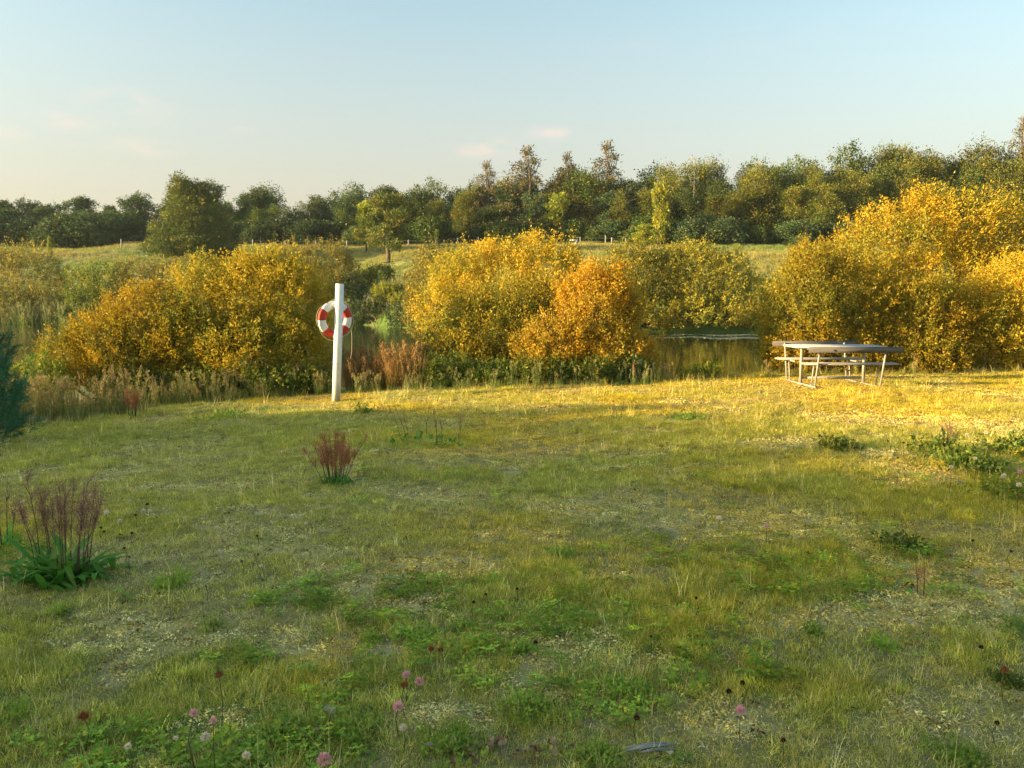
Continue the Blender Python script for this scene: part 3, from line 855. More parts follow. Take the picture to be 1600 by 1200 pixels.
rb = np.random.default_rng(77)
GM = leaf_mat('grass_blade', (.45, .47, .075), (.30, .34, .055), (.70, .60, .27), .42, inst=True, gloss=.015, p3=.7)
DM = leaf_mat('dry_grass_blade', (.60, .52, .26), (.44, .41, .16), (.68, .60, .40), .34, inst=True, gloss=.02, p3=.7)
LM = leaf_mat('moss_scrap', (.58, .54, .32), (.36, .35, .15), (.66, .55, .34), .1, inst=True, gloss=.0, p3=.7)
CM = leaf_mat('clover_leaf', (.14, .28, .045), (.22, .35, .055), (.46, .47, .08), .38, inst=True, gloss=.015, p3=.85)
gl = [blades(rb, 30, .06, .015, .055, .0030, 1.0) for _ in range(4)]            # 0-3 short grass
gl += [blades(rb, 40, .06, .03, .085, .0028, .9, 3) for _ in range(3)]            # 4-6 lusher grass
dl = [blades(rb, 26, .07, .02, .06, .0028, 1.3, 3, .75) for _ in range(3)]       # 7-9 dry matted grass
dl += [blades(rb, 9, .03, .10, .24, .0025, .6, 3, .3) for _ in range(2)]         # 10-11 tall thin straws
def scraps(n, rad, s, z):
    V = []; A = []
    for q in range(n):
        c = np.array([*(rb.normal(0, rad * .5, 2)), rb.uniform(0, z)]); d = unit(rb.normal(0, 1, 3) * np.array([1, 1, .5])); w = unit(np.cross(d, rb.normal(0, 1, 3)))
        l = s * rb.uniform(.5, 1.4)
        V += [c - d * l, c + w * l * .35, c + d * l, c - w * l * .35]; A += [(rb.random(), rb.random(), 0, 1)] * 4
    V = np.array(V); return V, [np.arange(len(V)).reshape(-1, 4)], np.array(A)
ml_ = [scraps(46, .07, .009, .014) for _ in range(3)]                             # 12-14 moss and lichen
def clover(n, rad, h, s):
    V = []; A = []; F = []
    for q in range(n):
        a = rb.uniform(0, 6.28); r = rad * rb.random() ** .6; hh = h * rb.uniform(.35, 1)
        c = np.array([math.cos(a) * r, math.sin(a) * r, hh]); tl = rb.normal(0, .25, 2); col = (rb.random(), rb.random(), 0, 1)
        for k in range(3):
            an = a + k * 2.09; d = np.array([math.cos(an), math.sin(an), tl[0] + .15]); w = np.array([-math.sin(an), math.cos(an), tl[1]])
            l = s * rb.uniform(.8, 1.2); b0 = len(V)
            V += [c, c + d * l * .5 + w * l * .42, c + d * l, c + d * l * .5 - w * l * .42]; A += [col] * 4; F.append([b0, b0 + 1, b0 + 2, b0 + 3])
    return np.array(V), [np.array(F)], np.array(A)
cl = [clover(16, .06, .05, .016), clover(22, .09, .075, .019), clover(10, .05, .035, .013)]   # 15-17
LT = leaf_mat('leaf_litter', (.16, .10, .06), (.09, .06, .04), (.30, .20, .12), .1, inst=True, gloss=.0, p3=.7)
lt = [scraps(12, .07, .014, .012), scraps(22, .05, .008, .01)]                    # 18-19 brown litter
source('meadow_cover', gl + dl + ml_ + cl + lt, [GM] * 7 + [DM] * 5 + [LM] * 3 + [CM] * 3 + [LT] * 2)

def wedge(n, y0, y1, rng, pw=1.0, marg=1.12):
    """points inside the widened view wedge, denser near the viewer"""
    y = (rng.random(n) * (y1 ** pw - y0 ** pw) + y0 ** pw) ** (1 / pw)
    x = rng.uniform(-1, 1, n) * (.64 * marg * y + .8)
    return x, y
rs = np.random.default_rng(42)
def scatter_meadow(n, name, label):
    x, y = wedge(n, 2.0, 19.5, rs, 1.25)
    a = x / y
    ye = np.interp(a, [-1.2, -.64, -.44, -.22, .16, .24, .34, .64, 1.2], [11, 12.5, 14.5, 16.6, 16.6, 17.2, 18.0, 18.5, 20]) + .8
    k = y < ye; x = x[k]; y = y[k]
    lu, ba = patches(x, y)
    r = rs.random(len(x)); dry = fbm(x * .8 + 40, y * .8, 51); cv = fbm(x * 1.1 + 70, y * 1.1, 61)
    nearleft = np.clip((8.5 - y) / 4, 0, 1) * np.clip((1.5 - x) / 4, .25, 1)
    idx = np.full(len(x), -1)
    pl = .25 + .75 * lu; pm = ba * np.interp(y, [7, 12], [.62, .30])
    pc = np.clip(sm(.52, .68, cv) * nearleft * .9, 0, .8) * .35
    pd = np.clip(.40 + (dry - .5) * 2.6, .06, .85) * (1 - lu * .7)
    q = rs.random(len(x))
    idx = np.where(q < pm, rs.integers(12, 15, len(x)), idx)
    q = rs.random(len(x)); idx = np.where(q < .035 + .10 * ba, rs.integers(18, 20, len(x)), idx)
    un = idx < 0; q = rs.random(len(x)); idx = np.where(un & (q < pc), rs.integers(15, 18, len(x)), idx)
    un = idx < 0; q = rs.random(len(x)); idx = np.where(un & (q < pd), rs.integers(7, 10, len(x)), idx)
    un = idx < 0; q = rs.random(len(x)); idx = np.where(un & (q < .03), rs.integers(10, 12, len(x)), idx)
    un = idx < 0; q = rs.random(len(x)); idx = np.where(un & (q < lu * .85), rs.integers(4, 7, len(x)), idx)
    idx = np.where(idx < 0, rs.integers(0, 4, len(x)), idx)
    s = rs.uniform(.6, 1.15, len(x)) * np.interp(y, [3, 8, 18], [.85, 1.1, 1.7])
    s = s * np.where((idx < 10) & (ba > .4), .6, 1)
    z = terrain(x, y)
    tn = fbm(x * .5 + 13, y * .5, 71)
    yel = sm(.42, .66, tn)
    # tuft colour: green, olive or dry yellow, plus painted-in gold of the sunlit strip
    br = np.exp(rs.normal(0, .30, len(x)))
    green = np.array([1.04, 1.06, .86]); straw_sunlit = np.array([1.34, 1.10, .46])
    mixv = np.clip(.12 + yel * .75 + rs.normal(0, .25, len(x)) + .5 * sm(7, 13, y) * sm(-4, 2, x), 0, 1.1)[:, None]
    T = (green * (1 - mixv) + straw_sunlit * mixv) * br[:, None]
    T = np.concatenate([T, np.ones((len(x), 1))], 1)
    rot = np.stack([rs.normal(0, .1, len(x)), rs.normal(0, .1, len(x)), rs.uniform(0, 6.28, len(x))], 1)
    S = np.stack([s, s, s * rs.uniform(.8, 1.2, len(x))], 1)
    scatter(name, label, 'grass', SRC['meadow_cover'], np.stack([x, y, z], 1), idx, rot, S, T)
scatter_meadow(190000, 'grass', 'short meadow grass, moss and clover covering the near ground')

# coarse grass on the far field and the banks
source('field_grass', [blades(rb, 26, .35, .25, .6, .022, .5, 2) for _ in range(4)], leaf_mat('field_grass_blade', (.34, .33, .10), (.24, .28, .07), (.48, .41, .19), .38, inst=True, gloss=.02))
n = 42000
x, y = wedge(n, 58, 128, rs, 1.6, 1.2)
z = terrain(x, y); k = z > WATER + .6
x, y, z = x[k], y[k], z[k]
g = fbm(x * .07, y * .12, 81)[:, None]; g2 = sm(.3, .55, g) * np.clip((z[:, None] - 1.5) / 3, 0, 1)
T = (np.array([.75, .95, .7]) * (1 - g2) + np.array([1.25, 1.08, .95]) * g2) * rs.uniform(.8, 1.2, (len(x), 1))
scatter('field_grass', 'tall pale grass on the sloping far field', 'grass', SRC['field_grass'], np.stack([x, y, z], 1), rs.integers(0, 4, len(x)),
        np.stack([np.zeros(len(x)), np.zeros(len(x)), rs.uniform(0, 6.28, len(x))], 1), np.repeat(rs.uniform(.6, 1.3, (len(x), 1)), 3, 1), np.concatenate([T, np.ones((len(x), 1))], 1))

# reeds and tall dead herbs on the bank
def plume_blades(rng, n, rad, h0, h1, w):
    V, F, A = blades(rng, n, rad, h0, h1, w, .22, 3, .08)
    # feathery heads on a share of stems
    tips = V[6::7]; VV = [V]; AA = [A]; F4 = [F[0]]; base = len(V); add = []; aa = []
    for tp in tips[::3]:
        for k in range(30):
            c = tp - np.array([0, 0, rng.uniform(0, .24)]) + rng.normal(0, .024, 3); d = unit(np.array([rng.normal(0, .5), rng.normal(0, .5), 1.0])); ww = unit(np.cross(d, rng.normal(0, 1, 3)))
            add += [c, c + d * .03 + ww * .007, c + d * .06, c + d * .03 - ww * .007]; aa += [(rng.random(), 1, 0, 1)] * 4
    add = np.array(add); F4.append(base + np.arange(len(add)).reshape(-1, 4))
    return np.concatenate([V, add]), [np.concatenate(F4), F[1]], np.concatenate([A, np.array(aa)])
source('reed_tufts', [plume_blades(rb, 22, .16, .5, 1.15, .010) for _ in range(4)] + [blades(rb, 30, .14, .25, .6, .007, .4, 3, .2) for _ in range(3)],
       leaf_mat('reed_blade', (.14, .20, .05), (.30, .28, .10), (.50, .34, .18), .3, inst=True, gloss=.01, p3=.82))
def reeds(name, label, pts_fn, n, seed, hs=(.7, 1.1), tall=.7, tint=(1, 1, 1)):
    r_ = np.random.default_rng(seed)
    x, y = pts_fn(r_, n)
    z = terrain(x, y)
    idx = np.where(r_.random(len(x)) < tall, r_.integers(0, 4, len(x)), r_.integers(4, 7, len(x)))
    s = r_.uniform(*hs, len(x))
    T = np.array(tint) * r_.uniform(.75, 1.25, (len(x), 1)) * r_.uniform(.92, 1.08, (len(x), 3))
    scatter(name, label, 'reeds', SRC['reed_tufts'], np.stack([x, y, z], 1), idx, np.stack([r_.normal(0, .06, len(x)), r_.normal(0, .06, len(x)), r_.uniform(0, 6.28, len(x))], 1),
            np.stack([s, s, s], 1), np.concatenate([T, np.ones((len(x), 1))], 1))
def band(a0, a1, d0, d1):
    def f(r_, n):
        a = r_.uniform(a0, a1, n); d = r_.uniform(0, 1, n)
        dd0 = np.interp(a, [a0, a1], d0 if isinstance(d0, tuple) else (d0, d0)); dd1 = np.interp(a, [a0, a1], d1 if isinstance(d1, tuple) else (d1, d1))
        y = dd0 + (dd1 - dd0) * d
        return a * y, y
    return f
reeds('reeds', 'dry brown reeds and tall grass in front of the left willows', band(-.68, -.46, (12.2, 14.6), (16.4, 17.2)), 160, 1, (.3, .85), .45, (.52, .62, .5))
reeds('reeds', 'thin strip of reeds and grass under the tall left willow', band(-.46, -.22, (15.4, 16.9), (17.6, 18)), 240, 2, (.35, .65), .3, (.55, .68, .55))
reeds('reeds', 'reddish plumed reeds right of the life ring post', band(-.205, -.10, 17.2, 19.5), 120, 3, (.6, 1.15), .9, (.72, .60, .42))
reeds('reeds', 'low green fringe under the centre willows', band(-.22, .18, 16.7, 17.6), 260, 4, (.3, .55), .2, (.75, 1.0, .75))
reeds('reeds', 'green fringe along the meadow edge by the open water', band(.17, .64, (17.2, 18.3), (18.0, 19)), 190, 5, (.25, .5), .1, (1.0, 1.05, .8))
reeds('reeds', 'reed belt along the far shore at the left', band(-.66, -.12, (83.6, 78), (86, 81)), 1500, 6, (1.4, 2.6), .6, (.6, .9, .7))

# floating flecks that stand in for sky reflected on ripples by the far shore
pw = np.random.default_rng(88)
source('pondweed', [scraps(40, .5, .07, .004) for _ in range(3)], leaf_mat('pondweed_leaf', (.12, .17, .12), (.08, .11, .07), (.18, .22, .16), .1, inst=True, gloss=.12))
n = 240
a = pw.uniform(.18, .33, n); y = np.where(pw.random(n) < .6, 51.5, 56) + pw.normal(0, .5, n) + (a - .25) * -16 + np.sin(a * 90) * 1.0
k = pw.random(n) < .25 + .75 * sm(.2, .28, a)
a = a[k]; y = y[k]
scatter('pondweed', 'pale floating flecks in streaks, standing in for sky glints near the far shore', 'pondweed', SRC['pondweed'], np.stack([a * y, y, np.full(len(a), WATER + .006)], 1), pw.integers(0, 3, len(a)),
        np.stack([np.zeros(len(a)), np.zeros(len(a)), pw.uniform(0, 6.28, len(a))], 1), np.stack([np.full(len(a), 1.2), np.full(len(a), 1.2), np.full(len(a), .15)], 1), np.ones((len(a), 4)))

# ------------------------------------------------------------------ life ring and its post
pt = at(531, 443, 15.6)
pb = ground_base(523, 15.6)
white = surf('white_paint', (.72, .72, .70), (.80, .80, .79), 14, .5, .15, detail=6, lo=.35, hi=.55)
pm_t = white.copy(); pm_t.name = 'white_post_paint'
_t = pm_t.node_tree; _p = [n for n in _t.nodes if n.type == 'BSDF_PRINCIPLED'][0]; _src = _p.inputs['Base Color'].links[0].from_socket
_co = N(_t, 'ShaderNodeTexCoord'); _sz = N(_t, 'ShaderNodeSeparateXYZ'); _t.links.new(_co.outputs['Object'], _sz.inputs[0])
_st = noise(_t, 9, 6, stretch=(3, 3, .5)); _ns = noise(_t, 30, 5)
_lowm = maprange(_t, _sz.outputs[2], .45, -.05); _mu = N(_t, 'ShaderNodeMath', operation='MULTIPLY'); _t.links.new(_lowm, _mu.inputs[0]); _t.links.new(maprange(_t, _ns, .3, .7, .25, 1), _mu.inputs[1])
_c1 = mixc(_t, maprange(_t, _st, .52, .72, 0, .45), _src, (.48, .47, .42))
_t.links.new(mixc(_t, _mu.outputs[0], _c1, (.22, .23, .15)), _p.inputs['Base Color'])
post = empty('life_ring_post', pb, label='leaning white painted square timber post at the meadow edge', cat='post')
H = pt[2] - pb[2]
lean = math.atan2(pt[0] - pb[0], H)
Mr = Matrix.Rotation(lean, 3, 'Y') @ Matrix.Rotation(R(40), 3, 'Z')
mb = MB()
w = .124
mb.box((0, 0, 0), (w, w, H + .3), bev=.006)
Vp = mb.v[0] + np.array([0, 0, H / 2 - .15])
# flared, worn foot: the left front edge is chamfered
mb.v[0] = Vp @ np.array(Mr).T
link('timber', mb.mesh('post_timber'), post, pm_t)
mb = MB(); mb.box((0, 0, 0), (.05, .05, .05), bev=.004)
# pegs that hold the ring on the far side
mb = MB()
for zz in (H * .835,):
    mb.tube([[0, .05, zz], [0, .22, zz], [0, .24, zz + .04]], .014, 8)
mb.v = [v @ np.array(Mr).T for v in mb.v]
link('peg', mb.mesh('post_peg', True), post, white)

rc = at(523.5, 499, 15.75)
ring = empty('life_ring', rc, label='red and white life ring hanging behind the white post', cat='life ring')
ring.rotation_euler = (R(4), lean, R(41))
RM, rm = .283, .080
red = surf('red_cloth', (.40, .03, .018), (.48, .045, .025), 10, .6, .1)
wring = surf('white_ring_shell', (.66, .67, .66), (.78, .78, .76), 6, .55, .1)
def arc(a0, a1, k=12, rr_=rm, flat=.8):
    n_ = max(3, int(abs(a1 - a0) / 6)); V = []; F = []
    for i_ in range(n_ + 1):
        a = R(a0 + (a1 - a0) * i_ / n_)
        for j in range(k):
            b_ = 2 * math.pi * j / k
            q = RM + rr_ * math.cos(b_)
            V.append((q * math.cos(a), rr_ * flat * math.sin(b_), q * math.sin(a)))
    for i_ in range(n_):
        for j in range(k): F.append((i_ * k + j, i_ * k + (j + 1) % k, (i_ + 1) * k + (j + 1) % k, (i_ + 1) * k + j))
    return V, F
mb = MB(); mb.add(*arc(0, 360, 16)); link('ring_body', mb.mesh('ring_body', True), ring, wring)
for c_ in (30, 166, 243, 312):
    mb = MB(); mb.add(*arc(c_ - 19, c_ + 19, 16, rm + .003)); link('red_band', mb.mesh('red_band', True), ring, red)
mb = MB()
Pn = []
for i_ in range(73):
    a = R(i_ * 5); sag = abs(math.sin(2 * (a - R(30)))) * .035
    Pn.append(((RM + rm + .012 + sag) * math.cos(a), -.01, (RM + rm + .012 + sag) * math.sin(a) - .01))
mb.tube(Pn, .006, 5)
mb.tube([[.36, 0, -.12], [.40, 0, -.35], [.41, -.01, -.62], [.40, 0, -.78]], .005, 5)
link('grab_line', mb.mesh('grab_line', True), ring, surf('rope', (.45, .38, .28), (.55, .5, .4), 60, .9))

# ------------------------------------------------------------------ picnic table with backrests
tb = np.array([6.52, 16.15, float(terrain(6.52, 16.15)) - .01])
table = empty('picnic_table', tb, R(1.5), label='weathered grey picnic table with two backed benches on a metal frame', cat='picnic table')
wood = surf('weathered_wood', (.22, .21, .20), (.42, .39, .36), 5, .85, .5, (.35, 6, 6), 8, bdist=.004)
top_wood = surf('bleached_plank', (.36, .35, .33), (.58, .55, .51), 5, .8, .5, (.35, 6, 6), 8, bdist=.004)  # paler tone than the other planks, sets the tabletop off the backrests
dark_wood = surf('weathered_shaded_board', (.075, .072, .075), (.17, .155, .145), 5, .85, .5, (.35, 6, 6), 8, bdist=.004)  # weathered grain, with the shade on the backrests put into a darker tone
steel = surf('galvanised_steel', (.27, .26, .23), (.36, .34, .31), 20, .55, .1)
TL = 1.81
def plank(c, d, rot=None, mt=None):
    mb = MB(); mb.box((0, 0, 0), d, rot, bev=.006)
    o_ = link('plank', mb.mesh('plank'), table, mt or wood, loc=c); return o_
def tpart(name, c, d, rot=None):
    o_ = plank(c, d, rot, dark_wood if name == 'backrest_board' else top_wood if name == 'tabletop_plank' else None); o_.name = name; return o_
for k in range(5): tpart('tabletop_plank', (-.02, -.30 + k * .15, .776), (TL, .142, .036))
tx = Matrix.Rotation(R(12), 3, 'X')
tpart('seat_plank', (0.0, -.62, .475), (TL, .13, .036)); tpart('seat_plank', (0.0, -.77, .475), (TL, .13, .036))
tpart('seat_plank', (-.02, .62, .475), (TL, .13, .036)); tpart('seat_plank', (-.02, .77, .475), (TL, .13, .036))
tpart('backrest_board', (.0, -.945, .758), (TL, .032, .115), Matrix.Rotation(R(9), 3, 'X'))
tpart('backrest_board', (-.03, .945, .775), (TL, .032, .115), Matrix.Rotation(R(-9), 3, 'X'))
def bar(name, a, b, r=.017):
    mb = MB(); a = np.array(a, float); b = np.array(b, float); d = b - a; L_ = np.linalg.norm(d)
    q = Vector(d).to_track_quat('Z', 'X').to_matrix()
    mb.box((a + b) / 2, (r * 2, r * 1.7, L_), q, bev=.003)
    return link(name, mb.mesh(name), table, steel)
for sx in (-.68, .60):
    bar('base_bar', (sx, -.78, .022), (sx, .78, .022))
    for sy in (-1, 1):
        bar('backrest_leg', (sx, sy * .74, .03), (sx, sy * .922, .80))
        bar('seat_brace', (sx, sy * .56, .03), (sx, sy * .66, .455), .013)
        bar('seat_bearer', (sx, sy * .84, .445), (sx, sy * .31, .445), .014)
    bar('table_leg', (sx, -.02, .03), (sx, -.02, .75), .026)
    bar('tabletop_bearer', (sx, -.36, .742), (sx, .36, .742), .015)
bar('long_rail', (-.66, 0, .14), (.58, 0, .14), .024)
mb = MB(); mb.tube([[0, -.966, .752], [0, -.961, .752]], .018, 8)
for k, o_ in enumerate([]): pass
link('wood_knot', mb.mesh('wood_knot'), table, surf('dark_knot', (.05, .04, .03), (.08, .06, .05)), loc=(-.42, 0, 0))

# ------------------------------------------------------------------ fence, white frame and pole
grey = surf('fence_wood', (.30, .26, .22), (.42, .38, .33), 5, .9)
fb = ground_base(760, 112)
fence = empty('field_fence', fb, label='thin post and wire fence crossing the far field', cat='fence')
pos = []
for px in (197, 262, 330, 400, 450, 497, 545, 590, 640, 683, 716, 748, 795, 850, 905, 944, 975, 1010):
    d = 114 if px != 683 else 110
    q = ground_base(px, d); pos.append(q - fb)
    hh = 1.35 if px in (683, 748, 944, 197) else 1.1
    mb = MB(); mb.tube([[0, 0, -.3], [.02, 0, hh]], .075, 6)
    link('post', mb.mesh('fence_post'), fence, grey, loc=q - fb)
for zz in (.5, .95):
    mb = MB(); mb.tube([p_ + np.array([0, 0, zz]) for p_ in pos], .012, 3); link('wire', mb.mesh('fence_wire'), fence, steel)
q = hit(954, 392); q = ground_base(954, 108)
mb = MB(); mb.tube([[0, 0, -.2], [0, 0, 1.25]], .10, 6)
link('marker_post', mb.mesh('marker_post'), None, grey, loc=q, label='short grey post standing in front of the fence', cat='post')
q = ground_base(895, 108)
fr = empty('white_frame', q, label='small white wooden frame showing above the amber willow', cat='frame')
zt = at(895, 374, 108)[2] - q[2]
mb = MB(); mb.box((0, 0, zt - .1), (1.0, .08, .16)); link('top_board', mb.mesh('top_board'), fr, white)
mb = MB(); mb.tube([[.42, 0, zt - .2], [-.15, 0, zt - 1.2]], .09, 5); link('slanted_leg', mb.mesh('slanted_leg'), fr, white)
mb = MB(); mb.tube([[.55, .1, -.2], [.55, .1, zt]], .07, 5); link('upright', mb.mesh('upright'), fr, grey)
q = ground_base(990, 17.0)
mb = MB(); mb.tube([[0, 0, -.1], [.01, 0, .45]], .022, 7)
link('rusty_stake', mb.mesh('rusty_stake', True), None, surf('rust', (.20, .06, .03), (.30, .10, .05), 20), loc=q, label='short rusty red stake at the foot of the orange willow', cat='stake')

# ------------------------------------------------------------------ docks and weeds
dock_leaf = leaf_mat('dock_leaf', (.10, .32, .04), (.14, .38, .05), (.26, .38, .06), .35, gloss=.02, p3=.8)
weed_leaf = leaf_mat('weed_leaf', (.20, .34, .05), (.28, .40, .06), (.46, .47, .10), .45, gloss=.01)
seed_m = leaf_mat('dock_seed', (.36, .21, .14), (.24, .13, .09), (.46, .30, .20), .2, gloss=0)
red_seed = leaf_mat('red_dock_seed', (.46, .19, .09), (.32, .13, .065), (.52, .27, .13), .2, gloss=0)
stalk = surf('dead_stalk', (.10, .065, .045), (.16, .10, .07), 20)
def leaf_strip(rng, a, elev, L_, w_, seg=5):
    V = []; t = np.linspace(0, 1, seg + 1)
    wv = w_ * np.sin(np.pi * (t * .86 + .10)) ** .8
    wv[-1] = .001
    az = np.array([math.cos(a), math.sin(a), 0]); sd = np.array([-math.sin(a), math.cos(a), 0])
    curve = rng.uniform(.3, 1.1)
    for i_ in range(seg + 1):
        e = elev - curve * t[i_] * .9
        r = L_ * t[i_]
        c = az * r * math.cos(elev * .8) + np.array([0, 0, r * math.sin(elev) - curve * .4 * L_ * t[i_] ** 2 + .01])
        rip = .10 * w_ * math.sin(i_ * 2.3)
        V += [c - sd * wv[i_] + np.array([0, 0, wv[i_] * .3 + rip]), c, c + sd * wv[i_] + np.array([0, 0, wv[i_] * .3 - rip])]
    F = []
    for i_ in range(seg):
        for j in range(2): F.append([3 * i_ + j, 3 * i_ + j + 1, 3 * i_ + j + 4, 3 * i_ + j + 3])
    return np.array(V), np.array(F)
def rosette(rng, n, L0, L1, w_, e0=.15, e1=1.2, wide=None):
    Vs = []; Fs = []; A = []; c = 0
    for q in range(n):
        V, F = leaf_strip(rng, rng.uniform(0, 6.28), rng.uniform(e0, e1), rng.uniform(L0, L1), w_ * rng.uniform(.6, 1.2))
        V[:, :2] += rng.normal(0, .03 if wide is None else wide, 2)
        Vs.append(V); Fs.append(F + c); c += len(V); A += [(rng.random(), rng.random(), 0, 1)] * len(V)
    return np_mesh('rosette', np.concatenate(Vs), np.concatenate(Fs), attr=np.array(A), smooth=True)
def dock(px, py, label, seed, nst, hst, spread, nl, L_, w_, seedmat, plume=1.0, wide=.05):
    rng = np.random.default_rng(seed)
    b = hit(px, py)
    root = empty('dock_plant', b, label=label, cat='plant')
    if nl: link('leaf_rosette', rosette(rng, nl, L_ * .5, L_, w_, .15, 1.25, wide), root, dock_leaf)
    P_ = []; D_ = []
    for q in range(nst):
        a = rng.uniform(0, 6.28); s = spread * rng.uniform(.2, 1); h = hst * rng.uniform(.6, 1)
        o_ = np.array([math.cos(a), math.sin(a) * .6, 0])
        p0 = o_ * wide * 1.2; pm = o_ * (wide + s * .45) + np.array([0, 0, h * .5]); p1 = o_ * (wide + s) + np.array([0, 0, h])
        mb = MB(); mb.tube([p0, pm, p1], [.0036, .0028, .001], 5)
        # side twigs
        nb = 7
        for k in range(nb):
            t_ = rng.uniform(.45, .95); c = p0 * (1 - t_) + p1 * t_ + np.array([0, 0, .02]); c = (1 - t_) ** 2 * p0 + 2 * t_ * (1 - t_) * pm + t_ * t_ * p1 if False else (pm + (p1 - pm) * max(0, (t_ - .5) * 2) if t_ > .5 else p0 + (pm - p0) * t_ * 2)
            e = c + np.array([rng.normal(0, .025), rng.normal(0, .025), rng.uniform(.05, .11)]) * (hst / .65)
            mb.tube([c, e], [.002, .001], 3)
            for s_ in range(int(9 * plume)):
                P_.append(c + (e - c) * rng.random()); D_.append(unit(rng.normal(0, 1, 3) + np.array([0, 0, .5])))
        link('stalk', mb.mesh('stalk', True), root, stalk)
    P_ = np.array(P_); D_ = np.array(D_)
    link('seed_heads', foliage('seeds', rng, P_, D_, np.full(len(P_), .022), 7, .0075, .0042, 1.2, .012), root, seedmat)
    return root
dock(98, 905, 'large dock with broad green leaves and tall brown dead stalks at left', 301, 19, .66, .24, 120, .34, .024, seed_m, 2.2, .12)
dock(6, 855, 'smaller dock cut by the left picture edge', 302, 5, .45, .12, 18, .2, .02, seed_m, .8)
dock(522, 757, 'bushy dock with rust red seed stalks and small dark leaves', 303, 24, .50, .30, 40, .17, .02, red_seed, 2.4, .08)
dock(207, 652, 'compact rust red dock stand under the left willow', 304, 12, .52, .10, 6, .2, .02, red_seed, 2.0, .05)
dock(648, 690, 'green leaved dock with thin leaning dead stalks behind the bushy dock', 305, 4, .55, .30, 24, .2, .022, seed_m, .25, .16)
dock(700, 697, 'sparse dock with upright thin stalks right of the leaning one', 306, 5, .5, .10, 16, .16, .02, seed_m, .25, .12)
dock(965, 655, 'faint dry weed stalk in the lit grass strip', 307, 3, .3, .08, 8, .1, .012, seed_m, .4)
dock(1480, 708, 'brown dead herb with pale heads among the dark weeds at right', 308, 6, .35, .2, 0, .1, .01, seed_m, .8)
dock(1450, 930, 'thin reddish seedling stalk on the mossy patch at right', 309, 2, .22, .04, 6, .08, .01, red_seed, .5)

def weed(px, py, label, seed, w_px, h, n, leaf=.035, mat=None, group=None, name='weed_clump'):
    rng = np.random.default_rng(seed)
    b = hit(px, py); s = b[1] / 1250 * w_px * .8
    root = empty(name, b, label=label, cat='weed', group=group)
    n = int(n * 1.3); P = np.stack([rng.normal(0, s * .5, n), rng.normal(0, s * .6, n), rng.uniform(0, .2, n) * h], 1)
    D = unit(np.stack([P[:, 0] / s * .8 + rng.normal(0, .3, n), P[:, 1] / s * .8 + rng.normal(0, .3, n), np.full(n, .9)], 1))
    Ls = h * rng.uniform(.15, 1.1, n) ** 1.2
    link('leaves', foliage('weed_leaves', rng, P, D, Ls, 9, leaf, leaf * .45, .9, .01), root, mat or weed_leaf)
    link('stems', wood_mesh('weed_stems', rng, P[:40], (P + D * Ls[:, None])[:40], .0022, 3, 2, .02), root, stalk)
    return root
WE = [(270, 915, 'dense dark green leafy weed right of the large dock', 30, .17, 60, .04), (95, 960, 'small greyish weed below the large dock', 20, .10, 30, .03),
      (570, 646, 'small dark tuft near the foot of the white post', 14, .16, 26, .05), (1307, 702, 'dark green weed clump in the middle right meadow', 26, .15, 60, .05),
      (1465, 712, 'dark green weed clump left of the brown dead herb', 34, .22, 90, .055), (1520, 735, 'wide dark weed clump below the brown dead herb', 46, .20, 130, .055),
      (1590, 712, 'dark weed clump touching the right picture edge', 34, .25, 100, .055), (1575, 775, 'yellow green weed clump lit by the sun at the right edge', 46, .16, 90, .04),
      (1412, 857, 'low dark weed right of the lush patch', 30, .07, 60, .035), (1270, 990, 'small green weed in the mossy patch at centre right', 24, .06, 40, .03),
      (1380, 1010, 'small green weed with broad leaves right of centre', 28, .05, 40, .035), (500, 945, 'green weed patch left of centre', 46, .06, 80, .03),
      (415, 940, 'dark weed with dead bits left of centre', 40, .08, 70, .03), (640, 925, 'pale green broad leaved patch in the centre left', 56, .06, 90, .032),
      (580, 1003, 'flat green rosette weed in the lower centre left', 24, .04, 40, .035), (655, 1000, 'broad green leaf weed with one yellow leaf', 36, .05, 50, .04),
      (780, 968, 'dark small weed in the lower centre', 28, .05, 50, .03), (770, 910, 'bright small weed in the centre', 28, .05, 50, .03), (815, 1020, 'yellow leaved weed in the lower centre', 28, .07, 40, .035),
      (970, 1080, 'wide green weed patch in the lower centre right', 56, .06, 110, .03), (1000, 1092, 'dark weed beside the wide green patch', 40, .06, 60, .03),
      (1500, 1192, 'bright green weed at the bottom right', 60, .06, 120, .03), (1575, 1068, 'dark tufted weed near the right bottom edge', 30, .07, 60, .03),
      (345, 655, 'grey green herb patch in front of the tall left willow', 50, .18, 60, .05), (330, 985, 'thin dark herb left of centre bottom', 24, .14, 30, .025),
      (1075, 657, 'greenish weed patch in the lit strip right of centre', 40, .12, 60, .04), (880, 870, 'pale yellow green small weed in the centre', 22, .05, 30, .03),
      (20, 1120, 'low yellow green weed at the bottom left', 40, .08, 60, .03), (430, 1150, 'green weed among the clover flowers at the bottom', 60, .09, 100, .03),
      (560, 1150, 'broad leaved clover patch at the bottom centre', 70, .09, 130, .032), (700, 1165, 'leafy green patch at the bottom centre right', 70, .08, 120, .03),
      (820, 1110, 'dark green leafy patch behind the dead leaves', 60, .08, 100, .03), (930, 1190, 'green leafy weed right of the dead leaves', 50, .08, 80, .03)]
for q, (px, py, lab, w_, h, n_, lf) in enumerate(WE):
    if py > 900: h *= .5; lf *= .62; w_ *= .85; n_ = int(n_ * .9)
    weed(px, py, lab, 400 + q, w_, h, n_, lf, mat=M['yellow_green'] if 'yellow green weed clump' in lab else M['willow_green'] if px > 1270 and 'dark' in lab else None)

